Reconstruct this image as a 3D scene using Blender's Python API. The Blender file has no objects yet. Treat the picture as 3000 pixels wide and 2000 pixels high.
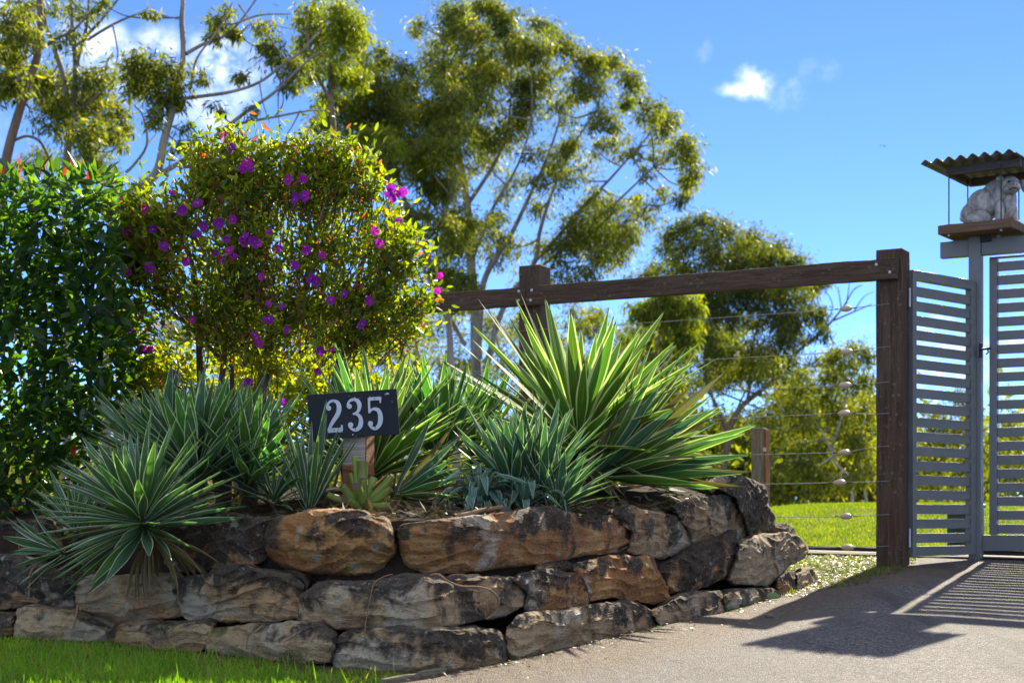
import bpy, bmesh, math, random
import numpy as np
from mathutils import Vector, Matrix, Quaternion, noise as mn

R = math.radians
SC = bpy.context.scene
COL = SC.collection

# ------------------------------------------------------------------ camera, sky, sun, exposure
F = 4800.0            # focal length in photo pixels (3000 px wide)
HZ = 1520.0           # photo row of the eye level
CZ = 0.86             # eye height above the ground under the camera
cam_d = bpy.data.cameras.new('camera')
cam = bpy.data.objects.new('camera', cam_d)
COL.objects.link(cam)
cam.location = (0, 0, CZ)
cam.rotation_euler = (R(90), 0, 0)
cam_d.sensor_width = 36.0
cam_d.lens = F / 3000 * 36
cam_d.shift_y = (HZ - 1000) / 3000
cam_d.clip_start = 0.1
cam_d.clip_end = 3000
cam_d.dof.use_dof = True
cam_d.dof.focus_distance = 7.6
cam_d.dof.aperture_fstop = 4.5
SC.camera = cam

SUN_AZ, SUN_EL = 22.6, 31.4
world = bpy.data.worlds.new('World')
SC.world = world
world.use_nodes = True
SKY_STRENGTH = 0.15
SUN_STRENGTH = 5.0
SC.view_settings.view_transform = 'Standard'
SC.view_settings.look = 'None'
SC.view_settings.exposure = 1.42
SC.view_settings.gamma = 1.0
SC.view_settings.use_curve_mapping = False

sun_d = bpy.data.lights.new('sun', 'SUN')
sun_d.energy = SUN_STRENGTH
sun_d.angle = R(0.5)
sun_d.color = (1.0, 0.89, 0.70)
sun = bpy.data.objects.new('sun', sun_d)
COL.objects.link(sun)
sdir = Vector((math.sin(R(SUN_AZ)) * math.cos(R(SUN_EL)), math.cos(R(SUN_AZ)) * math.cos(R(SUN_EL)), math.sin(R(SUN_EL))))
sun.rotation_euler = (-sdir).to_track_quat('-Z', 'Y').to_euler()
sun.location = (5, 12, 12)


class NT:
    """tiny node-tree helper"""
    def __init__(self, tree):
        self.t = tree
        self.n = tree.nodes
        self.l = tree.links

    def add(self, typ, **kw):
        n = self.n.new(typ)
        for k, v in kw.items():
            setattr(n, k, v)
        return n

    def val(self, sock, v):
        if isinstance(v, bpy.types.NodeSocket):
            self.l.new(v, sock)
        elif isinstance(v, (tuple, list)) and len(v) == 3 and sock.type == 'RGBA':
            sock.default_value = (*v, 1)
        else:
            sock.default_value = v

    def noise(self, vec, scale, detail=4, rough=0.55, dist=0.0):
        n = self.add('ShaderNodeTexNoise')
        self.val(n.inputs['Vector'], vec)
        n.inputs['Scale'].default_value = scale
        n.inputs['Detail'].default_value = detail
        n.inputs['Roughness'].default_value = rough
        n.inputs['Distortion'].default_value = dist
        return n.outputs['Fac']

    def voro(self, vec, scale, out='Distance', feature='F1', rnd=1.0):
        n = self.add('ShaderNodeTexVoronoi', feature=feature)
        self.val(n.inputs['Vector'], vec)
        n.inputs['Scale'].default_value = scale
        n.inputs['Randomness'].default_value = rnd
        return n.outputs[out]

    def math(self, op, a, b=None, c=None, clamp=False):
        n = self.add('ShaderNodeMath', operation=op, use_clamp=clamp)
        self.val(n.inputs[0], a)
        if b is not None:
            self.val(n.inputs[1], b)
        if c is not None:
            self.val(n.inputs[2], c)
        return n.outputs[0]

    def vmath(self, op, a, b=None):
        n = self.add('ShaderNodeVectorMath', operation=op)
        self.val(n.inputs[0], a)
        if b is not None:
            self.val(n.inputs[1], b)
        return n.outputs['Value'] if op in ('DOT_PRODUCT', 'LENGTH', 'DISTANCE') else n.outputs[0]

    def step(self, v, lo, hi, o0=0.0, o1=1.0):
        n = self.add('ShaderNodeMapRange', interpolation_type='SMOOTHSTEP')
        self.val(n.inputs[0], v)
        self.val(n.inputs[1], lo)
        self.val(n.inputs[2], hi)
        self.val(n.inputs[3], o0)
        self.val(n.inputs[4], o1)
        return n.outputs[0]

    def mix(self, f, a, b, mode='MIX'):
        n = self.add('ShaderNodeMixRGB', blend_type=mode)
        self.val(n.inputs[0], f)
        self.val(n.inputs[1], a)
        self.val(n.inputs[2], b)
        return n.outputs[0]

    def ramp(self, f, stops, interp='LINEAR'):
        n = self.add('ShaderNodeValToRGB')
        n.color_ramp.interpolation = interp
        el = n.color_ramp.elements
        while len(el) < len(stops):
            el.new(0.5)
        for e, (p, c) in zip(el, stops):
            e.position = p
            e.color = (*c, 1)
        self.val(n.inputs[0], f)
        return n.outputs[0]

    def mapping(self, vec, scale=(1, 1, 1), loc=(0, 0, 0)):
        n = self.add('ShaderNodeMapping')
        self.val(n.inputs['Vector'], vec)
        n.inputs['Scale'].default_value = scale
        n.inputs['Location'].default_value = loc
        return n.outputs[0]

    def bump(self, h, strength, dist, normal=None):
        n = self.add('ShaderNodeBump')
        n.inputs['Strength'].default_value = strength
        n.inputs['Distance'].default_value = dist
        self.val(n.inputs['Height'], h)
        if normal is not None:
            self.val(n.inputs['Normal'], normal)
        return n.outputs[0]


# sky: Nishita plus clouds placed by direction and fill cloud added out of view
wt = NT(world.node_tree)
wt.n.clear()
sky = wt.add('ShaderNodeTexSky', sky_type='NISHITA')
sky.sun_disc = False
sky.sun_elevation = R(SUN_EL)
sky.sun_rotation = R(SUN_AZ)
sky.altitude = 100
sky.air_density = 0.26
sky.dust_density = 0.0
sky.ozone_density = 7.0
wc = wt.add('ShaderNodeTexCoord')
dirv = wc.outputs['Generated']
bg = wt.add('ShaderNodeBackground')
bg.inputs['Strength'].default_value = SKY_STRENGTH


def pix_dir(px, py):
    return Vector(((px - 1500) / F, 1.0, (HZ - py) / F)).normalized()


warp = wt.add('ShaderNodeTexNoise')
wt.val(warp.inputs['Vector'], dirv)
warp.inputs['Scale'].default_value = 38
warp.inputs['Detail'].default_value = 5
wv = wt.vmath('SUBTRACT', warp.outputs['Color'], (0.5, 0.5, 0.5))
wsc = wt.add('ShaderNodeVectorMath', operation='SCALE')
wt.val(wsc.inputs[0], wv)
wsc.inputs['Scale'].default_value = 0.042
dwarp = wt.vmath('ADD', dirv, wsc.outputs[0])
cloud = None
for px, py, w, h, a in [(2205, 235, 75, 34, 1.0), (2330, 268, 45, 20, .13), (2420, 215, 34, 40, .11), (2050, 128, 26, 30, .12),
                        (300, 130, 95, 75, .8), (480, 118, 70, 55, .6), (650, 215, 110, 85, .7), (620, 320, 110, 60, .55),
                        (20, 60, 80, 70, .45), (330, 200, 60, 60, .5), (2860, 1010, 300, 26, .55), (2700, 960, 120, 18, .4),
                        (2760, 1090, 200, 30, .5), (3300, 900, 200, 50, .6), (-350, 350, 260, 90, .6), (1500, -420, 260, 90, .5)]:
    d = pix_dir(px, py)
    dv = wt.vmath('SUBTRACT', dwarp, tuple(d))
    dv = wt.vmath('MULTIPLY', dv, (F / w, 4.0, F / h))
    ln = wt.vmath('LENGTH', dv)
    m = wt.step(ln, 0.0, 1.5, a, 0.0)
    cloud = m if cloud is None else wt.math('MAXIMUM', cloud, m)
fill_cloud = wt.noise(wt.mapping(dirv, (3, 3, 9)), 2.2, 8, .62, .4)
fill_cloud = wt.step(fill_cloud, 0.44, 0.62, 0, .68)
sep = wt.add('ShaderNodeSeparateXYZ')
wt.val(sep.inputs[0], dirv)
# cloud added outside the view to brighten shaded sides; view kept clear
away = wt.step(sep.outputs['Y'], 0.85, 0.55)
fill_cloud = wt.math('MULTIPLY', fill_cloud, away)
lowclouds = wt.noise(wt.mapping(dirv, (14, 14, 60)), 1.0, 6, .6)

puff = wt.noise(dirv, 70, 6, .65)
cloud = wt.math('MULTIPLY', cloud, wt.step(puff, .30, .62))
cc = wt.mix(cloud, sky.outputs[0], (4.6, 4.8, 5.2))
cc = wt.mix(fill_cloud, cc, (7.3, 7.3, 7.4))      # bright unseen cloud, added as fill light
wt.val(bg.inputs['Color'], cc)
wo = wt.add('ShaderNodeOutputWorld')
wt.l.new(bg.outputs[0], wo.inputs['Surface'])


# ------------------------------------------------------------------ general helpers
def P(px, py, Y):
    return Vector(((px - 1500) / F * Y, Y, CZ + (HZ - py) / F * Y))


def link(name, mesh, parent=None, mats=(), smooth=False):
    o = bpy.data.objects.new(name, mesh)
    COL.objects.link(o)
    if parent is not None:
        o.parent = parent
    for m in mats:
        mesh.materials.append(m)
    if smooth:
        mesh.polygons.foreach_set('use_smooth', [True] * len(mesh.polygons))
    return o


def inst(name, mesh, mat4, parent=None):
    o = bpy.data.objects.new(name, mesh)
    COL.objects.link(o)
    if parent is not None:
        o.parent = parent
    o.matrix_basis = mat4
    return o


def tag(o, label, cat, group=None):
    o['label'] = label
    o['category'] = cat
    if group:
        o['group'] = group
    return o


def thing(name, label, cat, loc=(0, 0, 0), group=None, rot=0.0):
    o = bpy.data.objects.new(name, None)
    o.empty_display_size = 0.1
    COL.objects.link(o)
    o.location = loc
    o.rotation_euler = (0, 0, rot)
    return tag(o, label, cat, group)


def np_mesh(name, verts, faces, uniform=None):
    """verts (n,3) array; faces (m,k) array with equal k"""
    me = bpy.data.meshes.new(name)
    v = np.asarray(verts, dtype=np.float32)
    f = np.asarray(faces, dtype=np.int32)
    k = f.shape[1]
    me.vertices.add(len(v))
    me.vertices.foreach_set('co', v.ravel())
    me.loops.add(f.size)
    me.loops.foreach_set('vertex_index', f.ravel())
    me.polygons.add(len(f))
    me.polygons.foreach_set('loop_start', np.arange(0, f.size, k, dtype=np.int32))
    me.update(calc_edges=True)
    return me


def add_attr(me, name, data):
    a = me.attributes.new(name, 'FLOAT', 'POINT')
    a.data.foreach_set('value', np.asarray(data, dtype=np.float32))


def frame_matrix(o, x, y, z):
    m = Matrix.Identity(4)
    for i, a in enumerate((x, y, z)):
        a = a.normalized()
        m[0][i], m[1][i], m[2][i] = a
    if m.to_3x3().determinant() < 0:          # keep the axes right handed
        for r in range(3):
            m[r][1] = -m[r][1]
    m.translation = o
    return m


def box_mesh(name, sx, sy, sz, bevel=0.003, seg=2, jitter=0.0, cuts=0, seed=0):
    """box centred on origin; long axis is local X"""
    bm = bmesh.new()
    bmesh.ops.create_cube(bm, size=1)
    for v in bm.verts:
        v.co.x *= sx
        v.co.y *= sy
        v.co.z *= sz
    if bevel > 0:
        bmesh.ops.bevel(bm, geom=bm.edges[:], offset=bevel, segments=seg, affect='EDGES', profile=.5)
    if cuts:
        long_edges = [e for e in bm.edges if abs((e.verts[0].co - e.verts[1].co).x) > sx * .6]
        bmesh.ops.subdivide_edges(bm, edges=long_edges, cuts=cuts)
    if jitter:
        rr = random.Random(seed)
        for v in bm.verts:
            n = mn.noise_vector(v.co * 9 + Vector((seed * 3.1, 0, 0)))
            v.co += Vector((0, n.y, n.z)) * jitter
    me = bpy.data.meshes.new(name)
    bm.to_mesh(me)
    bm.free()
    return me


def slab(name, c, x, y, z, dims, mat, parent=None, bevel=.003, **kw):
    """oriented box: centre c, axes x, y, z, full sizes dims"""
    me = box_mesh(name, *dims, bevel=bevel, **kw)
    me.materials.append(mat)
    return inst(name, me, frame_matrix(Vector(c), Vector(x), Vector(y), Vector(z)), parent)


def tube_arrays(pts, rads, sides=8, cap=True):
    pts = [Vector(p) for p in pts]
    V, Fc = [], []
    n = len(pts)
    up = Vector((0.13, 0.97, 0.2))
    for i, p in enumerate(pts):
        t = (pts[min(i + 1, n - 1)] - pts[max(i - 1, 0)])
        t = t.normalized() if t.length > 1e-9 else Vector((0, 0, 1))
        a = t.cross(up)
        if a.length < 1e-3:
            a = t.cross(Vector((1, 0, 0)))
        a.normalize()
        b = t.cross(a)
        for k in range(sides):
            an = 2 * math.pi * k / sides
            V.append(p + (a * math.cos(an) + b * math.sin(an)) * rads[i])
    for i in range(n - 1):
        for k in range(sides):
            k2 = (k + 1) % sides
            Fc.append((i * sides + k, i * sides + k2, (i + 1) * sides + k2, (i + 1) * sides + k))
    return V, Fc


def tubes_mesh(name, tubes, sides=8):
    V, Fc = [], []
    for pts, rads in tubes:
        v, f = tube_arrays(pts, rads, sides)
        o = len(V)
        V += v
        Fc += [tuple(i + o for i in q) for q in f]
    me = np_mesh(name, np.array([tuple(v) for v in V]), np.array(Fc))
    me.polygons.foreach_set('use_smooth', [True] * len(me.polygons))
    return me


def catmull(pts, per=6, closed=False):
    pts = [Vector(p) for p in pts]
    n = len(pts)
    out = []
    rng = range(n) if closed else range(n - 1)
    for i in rng:
        if closed:
            p0, p1, p2, p3 = pts[(i - 1) % n], pts[i], pts[(i + 1) % n], pts[(i + 2) % n]
        else:
            p0, p1, p2, p3 = pts[max(i - 1, 0)], pts[i], pts[i + 1], pts[min(i + 2, n - 1)]
        for k in range(per):
            t = k / per
            out.append(0.5 * ((2 * p1) + (p2 - p0) * t + (2 * p0 - 5 * p1 + 4 * p2 - p3) * t * t + (3 * p1 - p0 - 3 * p2 + p3) * t ** 3))
    if not closed:
        out.append(pts[-1])
    return out


# ------------------------------------------------------------------ materials
def new_mat(name):
    m = bpy.data.materials.new(name)
    m.use_nodes = True
    t = NT(m.node_tree)
    t.n.clear()
    out = t.add('ShaderNodeOutputMaterial')
    return m, t, out


def principled(t, out, color, rough=.7, normal=None, metal=0.0, spec=.4):
    b = t.add('ShaderNodeBsdfPrincipled')
    t.val(b.inputs['Base Color'], color)
    t.val(b.inputs['Roughness'], rough)
    t.val(b.inputs['Metallic'], metal)
    t.val(b.inputs['Specular IOR Level'], spec)
    if normal is not None:
        t.val(b.inputs['Normal'], normal)
    if out is not None:
        t.l.new(b.outputs[0], out.inputs['Surface'])
    return b


def obj_coords(t, shuffle=True):
    tc = t.add('ShaderNodeTexCoord')
    if not shuffle:
        return tc.outputs['Object']
    oi = t.add('ShaderNodeObjectInfo')
    s = t.add('ShaderNodeVectorMath', operation='SCALE')
    t.val(s.inputs[0], (31.0, 17.0, 23.0))
    t.l.new(oi.outputs['Random'], s.inputs['Scale'])
    return t.vmath('ADD', tc.outputs['Object'], s.outputs[0])


def attr(t, name, typ='GEOMETRY', out='Fac'):
    a = t.add('ShaderNodeAttribute', attribute_type=typ, attribute_name=name)
    return a.outputs[out]


def mat_stone():
    m, t, out = new_mat('sandstone')
    co = obj_coords(t)
    warm = attr(t, 'warm', 'OBJECT')
    stain = attr(t, 'stain', 'OBJECT')
    pale = attr(t, 'pale', 'OBJECT')
    topw = attr(t, 'weather')            # 0 at the bottom edge of a stone, 1 on its weathered top
    n1 = t.noise(co, 3.2, 5, .6, .5)
    n2 = t.noise(co, 11, 6, .65)
    n3 = t.noise(co, 55, 4, .7)
    fine = t.noise(co, 220, 3, .7)
    nb_ = t.noise(co, 4.3, 4, .55, .8)
    base_w = t.ramp(n1, [(.28, (.14, .055, .022)), (.42, (.38, .165, .05)), (.55, (.58, .32, .11)), (.72, (.46, .28, .13))])
    base_g = t.ramp(n1, [(.28, (.21, .15, .08)), (.45, (.39, .30, .17)), (.60, (.56, .445, .265)), (.75, (.42, .31, .165))])
    base = t.mix(t.math('MULTIPLY_ADD', warm, .8, .2), base_g, base_w)
    # bedding layers of the sandstone
    sx = t.mapping(co, (1.4, 1.4, 26))
    lay = t.noise(sx, 2.2, 5, .6, .6)
    base = t.mix(t.step(lay, .40, .60, .0, .45), base, t.mix(warm, (.20, .145, .085), (.27, .11, .035)))
    base = t.mix(t.step(n2, .5, .7, 0, .65), base, t.mix(.5, base, (.10, .05, .03)))
    base = t.mix(t.step(n3, .52, .72, 0, .6), base, (.52, .42, .27))
    base = t.mix(t.step(fine, .55, .75, 0, .5), base, (.09, .06, .04))
    patchy = t.noise(co, 2.1, 3, .5, 1.0)
    base = t.mix(t.step(patchy, .56, .62, 0, .75), base, (.50, .44, .33))
    base = t.mix(t.step(patchy, .42, .36, 0, .6), base, (.36, .15, .045))
    base = t.mix(t.math('MULTIPLY', pale, t.step(n2, .3, .6)), base, (.46, .385, .26))
    # black weathering crust in broken patches
    streak = t.noise(t.mapping(co, (9, 9, 2.0)), 2.2, 5, .65)
    s = t.math('MULTIPLY_ADD', topw, .30, t.math('MULTIPLY', nb_, 1.1))
    s = t.math('MULTIPLY_ADD', n2, .45, s)
    s = t.math('MULTIPLY_ADD', streak, .45, s)
    s = t.math('MULTIPLY_ADD', stain, .66, s)
    sf = t.step(s, 1.33, 1.50)
    sf = t.math('MULTIPLY', sf, t.step(n3, .25, .5, .45, .95))
    crust = t.mix(t.step(n2, .35, .65), (.020, .017, .015), (.075, .06, .048))
    crust = t.mix(t.step(fine, .5, .7, 0, .6), crust, (.14, .115, .085))
    col = t.mix(sf, base, crust)
    # lichen rosettes, pale grey green
    for sc, lo, hi, thr, c in [(13, .15, .26, .78, (.42, .42, .33)), (30, .12, .24, .76, (.36, .37, .28)), (70, .12, .28, .80, (.40, .37, .29))]:
        vn = t.add('ShaderNodeTexVoronoi', feature='F1')
        t.val(vn.inputs['Vector'], t.vmath('ADD', co, t.vmath('MULTIPLY', (1, 1, 1), (sc, .3, .1))))
        vn.inputs['Scale'].default_value = sc
        rim = t.math('ADD', vn.outputs['Distance'], t.math('MULTIPLY', t.math('ADD', t.math('SUBTRACT', n3, .5), t.math('SUBTRACT', n2, .5)), .5))
        sp = t.step(rim, hi + .1, lo)
        sepc = t.add('ShaderNodeSeparateColor')
        t.l.new(vn.outputs['Color'], sepc.inputs[0])
        pick = t.step(sepc.outputs[0], thr, thr + .02)
        sp = t.math('MULTIPLY', sp, pick)
        patch = t.step(t.noise(co, 4.5, 2), .42, .58)
        sp = t.math('MULTIPLY', sp, t.math('MULTIPLY', patch, .75))
        col = t.mix(sp, col, c)
    # moss film
    moss = t.math('MULTIPLY', t.step(t.noise(co, 6, 4), .56, .74), attr(t, 'moss', 'OBJECT'))
    col = t.mix(moss, col, (.11, .12, .035))
    pits = t.voro(co, 60, 'Distance')
    h = t.math('MULTIPLY_ADD', n2, .8, t.math('MULTIPLY', lay, .55))
    h = t.math('MULTIPLY_ADD', n3, .5, h)
    h = t.math('MULTIPLY_ADD', t.step(pits, .0, .35), .35, h)
    h = t.math('MULTIPLY_ADD', fine, .2, h)
    h = t.math('MULTIPLY_ADD', t.noise(co, 24, 5, .7), .9, h)
    nb = t.bump(h, 1.0, .03)
    principled(t, out, col, .88, nb, spec=.25)
    return m


def mat_asphalt():
    m, t, out = new_mat('worn_asphalt')
    tc = t.add('ShaderNodeTexCoord')
    co = tc.outputs['Object']
    dirt = attr(t, 'dirt')
    vn = t.add('ShaderNodeTexVoronoi', feature='F1')
    t.val(vn.inputs['Vector'], co)
    vn.inputs['Scale'].default_value = 135
    sepc = t.add('ShaderNodeSeparateColor')
    t.l.new(vn.outputs['Color'], sepc.inputs[0])
    agg = t.ramp(sepc.outputs[0], [(0, (.040, .037, .036)), (.4, (.095, .087, .082)), (.75, (.155, .141, .13)), (1, (.33, .30, .275))])
    n1 = t.noise(co, .9, 4, .6, .3)
    n2 = t.noise(co, 7, 5, .65)
    n3 = t.noise(co, 40, 3, .6)
    col = t.mix(t.step(n1, .35, .65, 0, .6), agg, (.135, .12, .11))
    tyre = t.noise(t.mapping(co, (3.2, .35, 1)), 1.0, 4, .6, .3)
    col = t.mix(t.step(tyre, .48, .66, 0, .8), col, (.060, .055, .053))
    crk = t.voro(t.vmath('ADD', co, t.vmath('MULTIPLY', (.12, .12, 0), (1, 1, 0))), 1.1, 'Distance', 'DISTANCE_TO_EDGE')
    cw_ = t.math('MULTIPLY_ADD', t.noise(co, 9, 4), .05, crk)
    col = t.mix(t.step(cw_, .032, .020, 0, .8), col, (.03, .026, .024))
    col = t.mix(t.step(n2, .52, .75, 0, .35), col, (.085, .075, .07))
    d = t.math('MULTIPLY_ADD', t.math('SUBTRACT', n2, .5), .9, dirt)
    df = t.step(d, .25, .8, 0, .85)
    soil = t.mix(t.step(n3, .35, .7), (.085, .058, .036), (.20, .145, .095))
    col = t.mix(df, col, soil)
    mo = t.math('MULTIPLY', t.step(d, .3, .6), t.step(t.noise(co, 10, 4, .65), .6, .72, 0, .8))
    col = t.mix(mo, col, (.085, .10, .02))
    h = t.math('MULTIPLY_ADD', vn.outputs['Distance'], -1.0, t.math('MULTIPLY', n3, .7))
    nb = t.bump(h, 1.0, .012)
    principled(t, out, col, .82, nb, spec=.35)
    return m


def mat_ground():
    m, t, out = new_mat('turf_soil')
    tc = t.add('ShaderNodeTexCoord')
    co = tc.outputs['Object']
    n1 = t.noise(co, .35, 4)
    n2 = t.noise(co, 6, 5, .65)
    n3 = t.noise(co, 60, 4, .7)
    g = t.ramp(n2, [(.3, (.065, .085, .012)), (.5, (.12, .145, .02)), (.72, (.18, .19, .03))])
    g = t.mix(t.step(n3, .4, .7, 0, .6), g, (.055, .06, .02))
    dirt = attr(t, 'dirt')
    soil = t.mix(n2, (.06, .042, .026), (.15, .11, .07))
    col = t.mix(t.step(t.math('MULTIPLY_ADD', t.math('SUBTRACT', n2, .5), .8, dirt), .4, .7), g, soil)
    nb = t.bump(t.math('ADD', n2, n3), .8, .03)
    principled(t, out, col, .95, nb, spec=.1)
    return m


def mat_soil():
    m, t, out = new_mat('garden_soil')
    co = obj_coords(t, False)
    n2 = t.noise(co, 14, 5, .65)
    n3 = t.noise(co, 70, 4, .7)
    col = t.mix(n2, (.022, .015, .010), (.075, .05, .032))
    col = t.mix(t.step(n3, .6, .75), col, (.16, .11, .07))
    principled(t, out, col, .95, t.bump(t.math('ADD', n2, n3), 1, .03), spec=.1)
    return m


def mat_timber(name, c0, c1, red=(.10, .03, .018), lichen=.6, redness=.3):
    m, t, out = new_mat(name)
    co = obj_coords(t)
    g = t.noise(t.mapping(co, (2.2, 34, 34)), 2.0, 6, .65, .35)
    g2 = t.noise(t.mapping(co, (5, 120, 120)), 2.0, 4, .65)
    n1 = t.noise(co, 3, 4, .6)
    n2 = t.noise(co, 22, 4, .6)
    col = t.mix(t.step(g, .32, .68), c0, c1)
    col = t.mix(t.step(n1, .52, .75, 0, redness), col, red)
    col = t.mix(t.step(g2, .55, .75, 0, .5), col, tuple(x * .35 for x in c0))
    for sc, thr in ((26, .62), (58, .7)):
        vn = t.add('ShaderNodeTexVoronoi', feature='F1')
        t.val(vn.inputs['Vector'], co)
        vn.inputs['Scale'].default_value = sc
        s = t.add('ShaderNodeSeparateColor')
        t.l.new(vn.outputs['Color'], s.inputs[0])
        rim = t.math('MULTIPLY_ADD', t.math('SUBTRACT', n2, .5), .3, vn.outputs['Distance'])
        sp = t.math('MULTIPLY', t.step(rim, .34, .2), t.step(s.outputs[0], thr, thr + .02))
        sp = t.math('MULTIPLY', sp, t.math('MULTIPLY', t.step(t.noise(co, 5, 3), .4, .6), lichen))
        col = t.mix(sp, col, (.20, .165, .11))
    h = t.math('MULTIPLY_ADD', g2, .6, g)
    principled(t, out, col, .85, t.bump(h, .7, .006), spec=.25)
    return m


def mat_signpost():
    m, t, out = new_mat('hardwood_post')
    tc = t.add('ShaderNodeTexCoord')
    co = tc.outputs['Object']          # local X runs up the post
    g = t.noise(t.mapping(co, (3, 45, 45)), 2.0, 6, .65, .35)
    saw = t.noise(t.mapping(co, (150, 5, 5)), 1.5, 3, .6)
    wood = t.mix(t.step(g, .3, .7), (.15, .058, .022), (.36, .16, .065))
    wash = t.mix(t.step(saw, .35, .65), (.24, .205, .185), (.42, .375, .34))
    sp = t.add('ShaderNodeSeparateXYZ')
    t.val(sp.inputs[0], co)
    edge = t.math('MULTIPLY_ADD', t.math('SUBTRACT', g, .5), .02, sp.outputs['X'])
    f = t.step(edge, .005, .012)
    front = t.step(sp.outputs['Y'], -.052, -.054)
    f = t.math('MULTIPLY', f, front)
    col = t.mix(t.math('MULTIPLY', f, .9), wood, wash)
    principled(t, out, col, .8, t.bump(t.math('ADD', g, saw), .5, .004), spec=.25)
    return m


def mat_paint(name, color, rough=.4, vary=.06, spec=.5, metal=0.0):
    m, t, out = new_mat(name)
    co = obj_coords(t)
    n = t.noise(co, 5, 5, .6)
    n2 = t.noise(co, 90, 3, .6)
    dusty = tuple(min(1, c * 1.5 + .03) for c in color)
    col = t.mix(t.step(n, .4, .75, 0, .35), color, dusty)
    col = t.mix(t.step(n2, .62, .8, 0, vary * 4), col, tuple(c * .6 for c in color))
    principled(t, out, col, t.step(n, .3, .7, rough - .08, rough + .1), t.bump(n2, .12, .002), metal, spec)
    return m


def mat_iron(name, color, rust, rough=.6, metal=.6):
    m, t, out = new_mat(name)
    co = obj_coords(t)
    n = t.noise(co, 9, 6, .65)
    n2 = t.noise(co, 60, 4, .6)
    col = t.mix(t.step(n, .4, .65), color, rust)
    principled(t, out, col, rough, t.bump(n2, .3, .003), metal, .4)
    return m


def mat_agave(name, green, green2, margin, mw=.80, trans=.42, spine=True, glow=1.0, gloss=.42):
    m, t, out = new_mat(name)
    uv = t.add('ShaderNodeUVMap')
    s = t.add('ShaderNodeSeparateXYZ')
    t.l.new(uv.outputs[0], s.inputs[0])
    u, v = s.outputs[0], s.outputs[1]
    oi = t.add('ShaderNodeObjectInfo')
    au = t.math('ABSOLUTE', t.math('MULTIPLY_ADD', u, 2.0, -1.0))
    co = t.add('ShaderNodeCombineXYZ')
    t.val(co.inputs[0], t.math('MULTIPLY', u, 14.0))
    t.val(co.inputs[1], t.math('MULTIPLY', v, 1.6))
    t.val(co.inputs[2], t.math('MULTIPLY', oi.outputs['Random'], 40.0))
    st = t.noise(co.outputs[0], 1.6, 4, .6)
    co2 = t.add('ShaderNodeCombineXYZ')
    t.val(co2.inputs[0], t.math('MULTIPLY', u, 4.0))
    t.val(co2.inputs[1], t.math('MULTIPLY', v, 9.0))
    t.val(co2.inputs[2], t.math('MULTIPLY', oi.outputs['Random'], 60.0))
    bl = t.noise(co2.outputs[0], 2, 5, .65)
    col = t.mix(t.step(st, .35, .65), green, green2)
    col = t.mix(t.step(bl, .58, .78, 0, .4), col, tuple(x * .5 for x in green))
    hs = t.add('ShaderNodeHueSaturation')
    t.val(hs.inputs['Color'], col)
    t.val(hs.inputs['Hue'], t.math('MULTIPLY_ADD', oi.outputs['Random'], .05, .475))
    t.val(hs.inputs['Value'], t.math('MULTIPLY_ADD', oi.outputs['Random'], .5, .78))
    col = hs.outputs[0]
    edge = t.math('MULTIPLY_ADD', t.math('SUBTRACT', st, .5), .16, au)
    mf = t.step(edge, mw - .03, mw + .03)
    mf = t.math('MAXIMUM', mf, t.math('MULTIPLY', t.step(st, .60, .68), .35))
    col = t.mix(mf, col, margin)
    # yellowing and brown tips on some leaves
    tip = t.step(t.math('MULTIPLY_ADD', t.math('SUBTRACT', bl, .5), .08, v), .955, .975)
    if spine:
        col = t.mix(tip, col, (.045, .02, .012))
    hgt = t.math('MULTIPLY_ADD', st, .5, bl)
    nb = t.bump(hgt, .25, .004)
    b = principled(t, None, col, t.step(bl, .3, .7, gloss - .05, gloss + .12), nb, spec=.35)
    tr = t.add('ShaderNodeBsdfTranslucent')
    tcol = t.mix(1.0, col, (.95 * glow, 1.40 * glow, .50 * glow), 'MULTIPLY')
    t.val(tr.inputs['Color'], tcol)
    mx = t.add('ShaderNodeMixShader')
    mx.inputs[0].default_value = trans
    t.l.new(b.outputs[0], mx.inputs[1])
    t.l.new(tr.outputs[0], mx.inputs[2])
    t.l.new(mx.outputs[0], out.inputs['Surface'])
    return m


def mat_leaf(name, stops, trans_mul=(1.3, 1.5, .5), trans=.45, rough=.45, spec=.4, use_attr=True):
    """foliage: colour picked per leaf, light passes through"""
    m, t, out = new_mat(name)
    if use_attr:
        f = attr(t, 'tint')
    else:
        oi = t.add('ShaderNodeObjectInfo')
        f = oi.outputs['Random']
    col = t.ramp(f, stops)
    b = principled(t, None, col, rough, None, spec=spec)
    tr = t.add('ShaderNodeBsdfTranslucent')
    t.val(tr.inputs['Color'], t.mix(1.0, col, trans_mul, 'MULTIPLY'))
    mx = t.add('ShaderNodeMixShader')
    mx.inputs[0].default_value = trans
    t.l.new(b.outputs[0], mx.inputs[1])
    t.l.new(tr.outputs[0], mx.inputs[2])
    t.l.new(mx.outputs[0], out.inputs['Surface'])
    return m


def mat_bark(name, c0, c1, c2):
    m, t, out = new_mat(name)
    co = obj_coords(t)
    n = t.noise(t.mapping(co, (3, 3, .8)), 2.0, 6, .65, .5)
    n2 = t.noise(co, 18, 4, .65)
    col = t.ramp(n, [(.3, c0), (.5, c1), (.7, c2)])
    col = t.mix(t.step(n2, .55, .75, 0, .5), col, tuple(x * .5 for x in c0))
    principled(t, out, col, .85, t.bump(t.math('ADD', n, n2), .5, .02), spec=.2)
    return m


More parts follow.
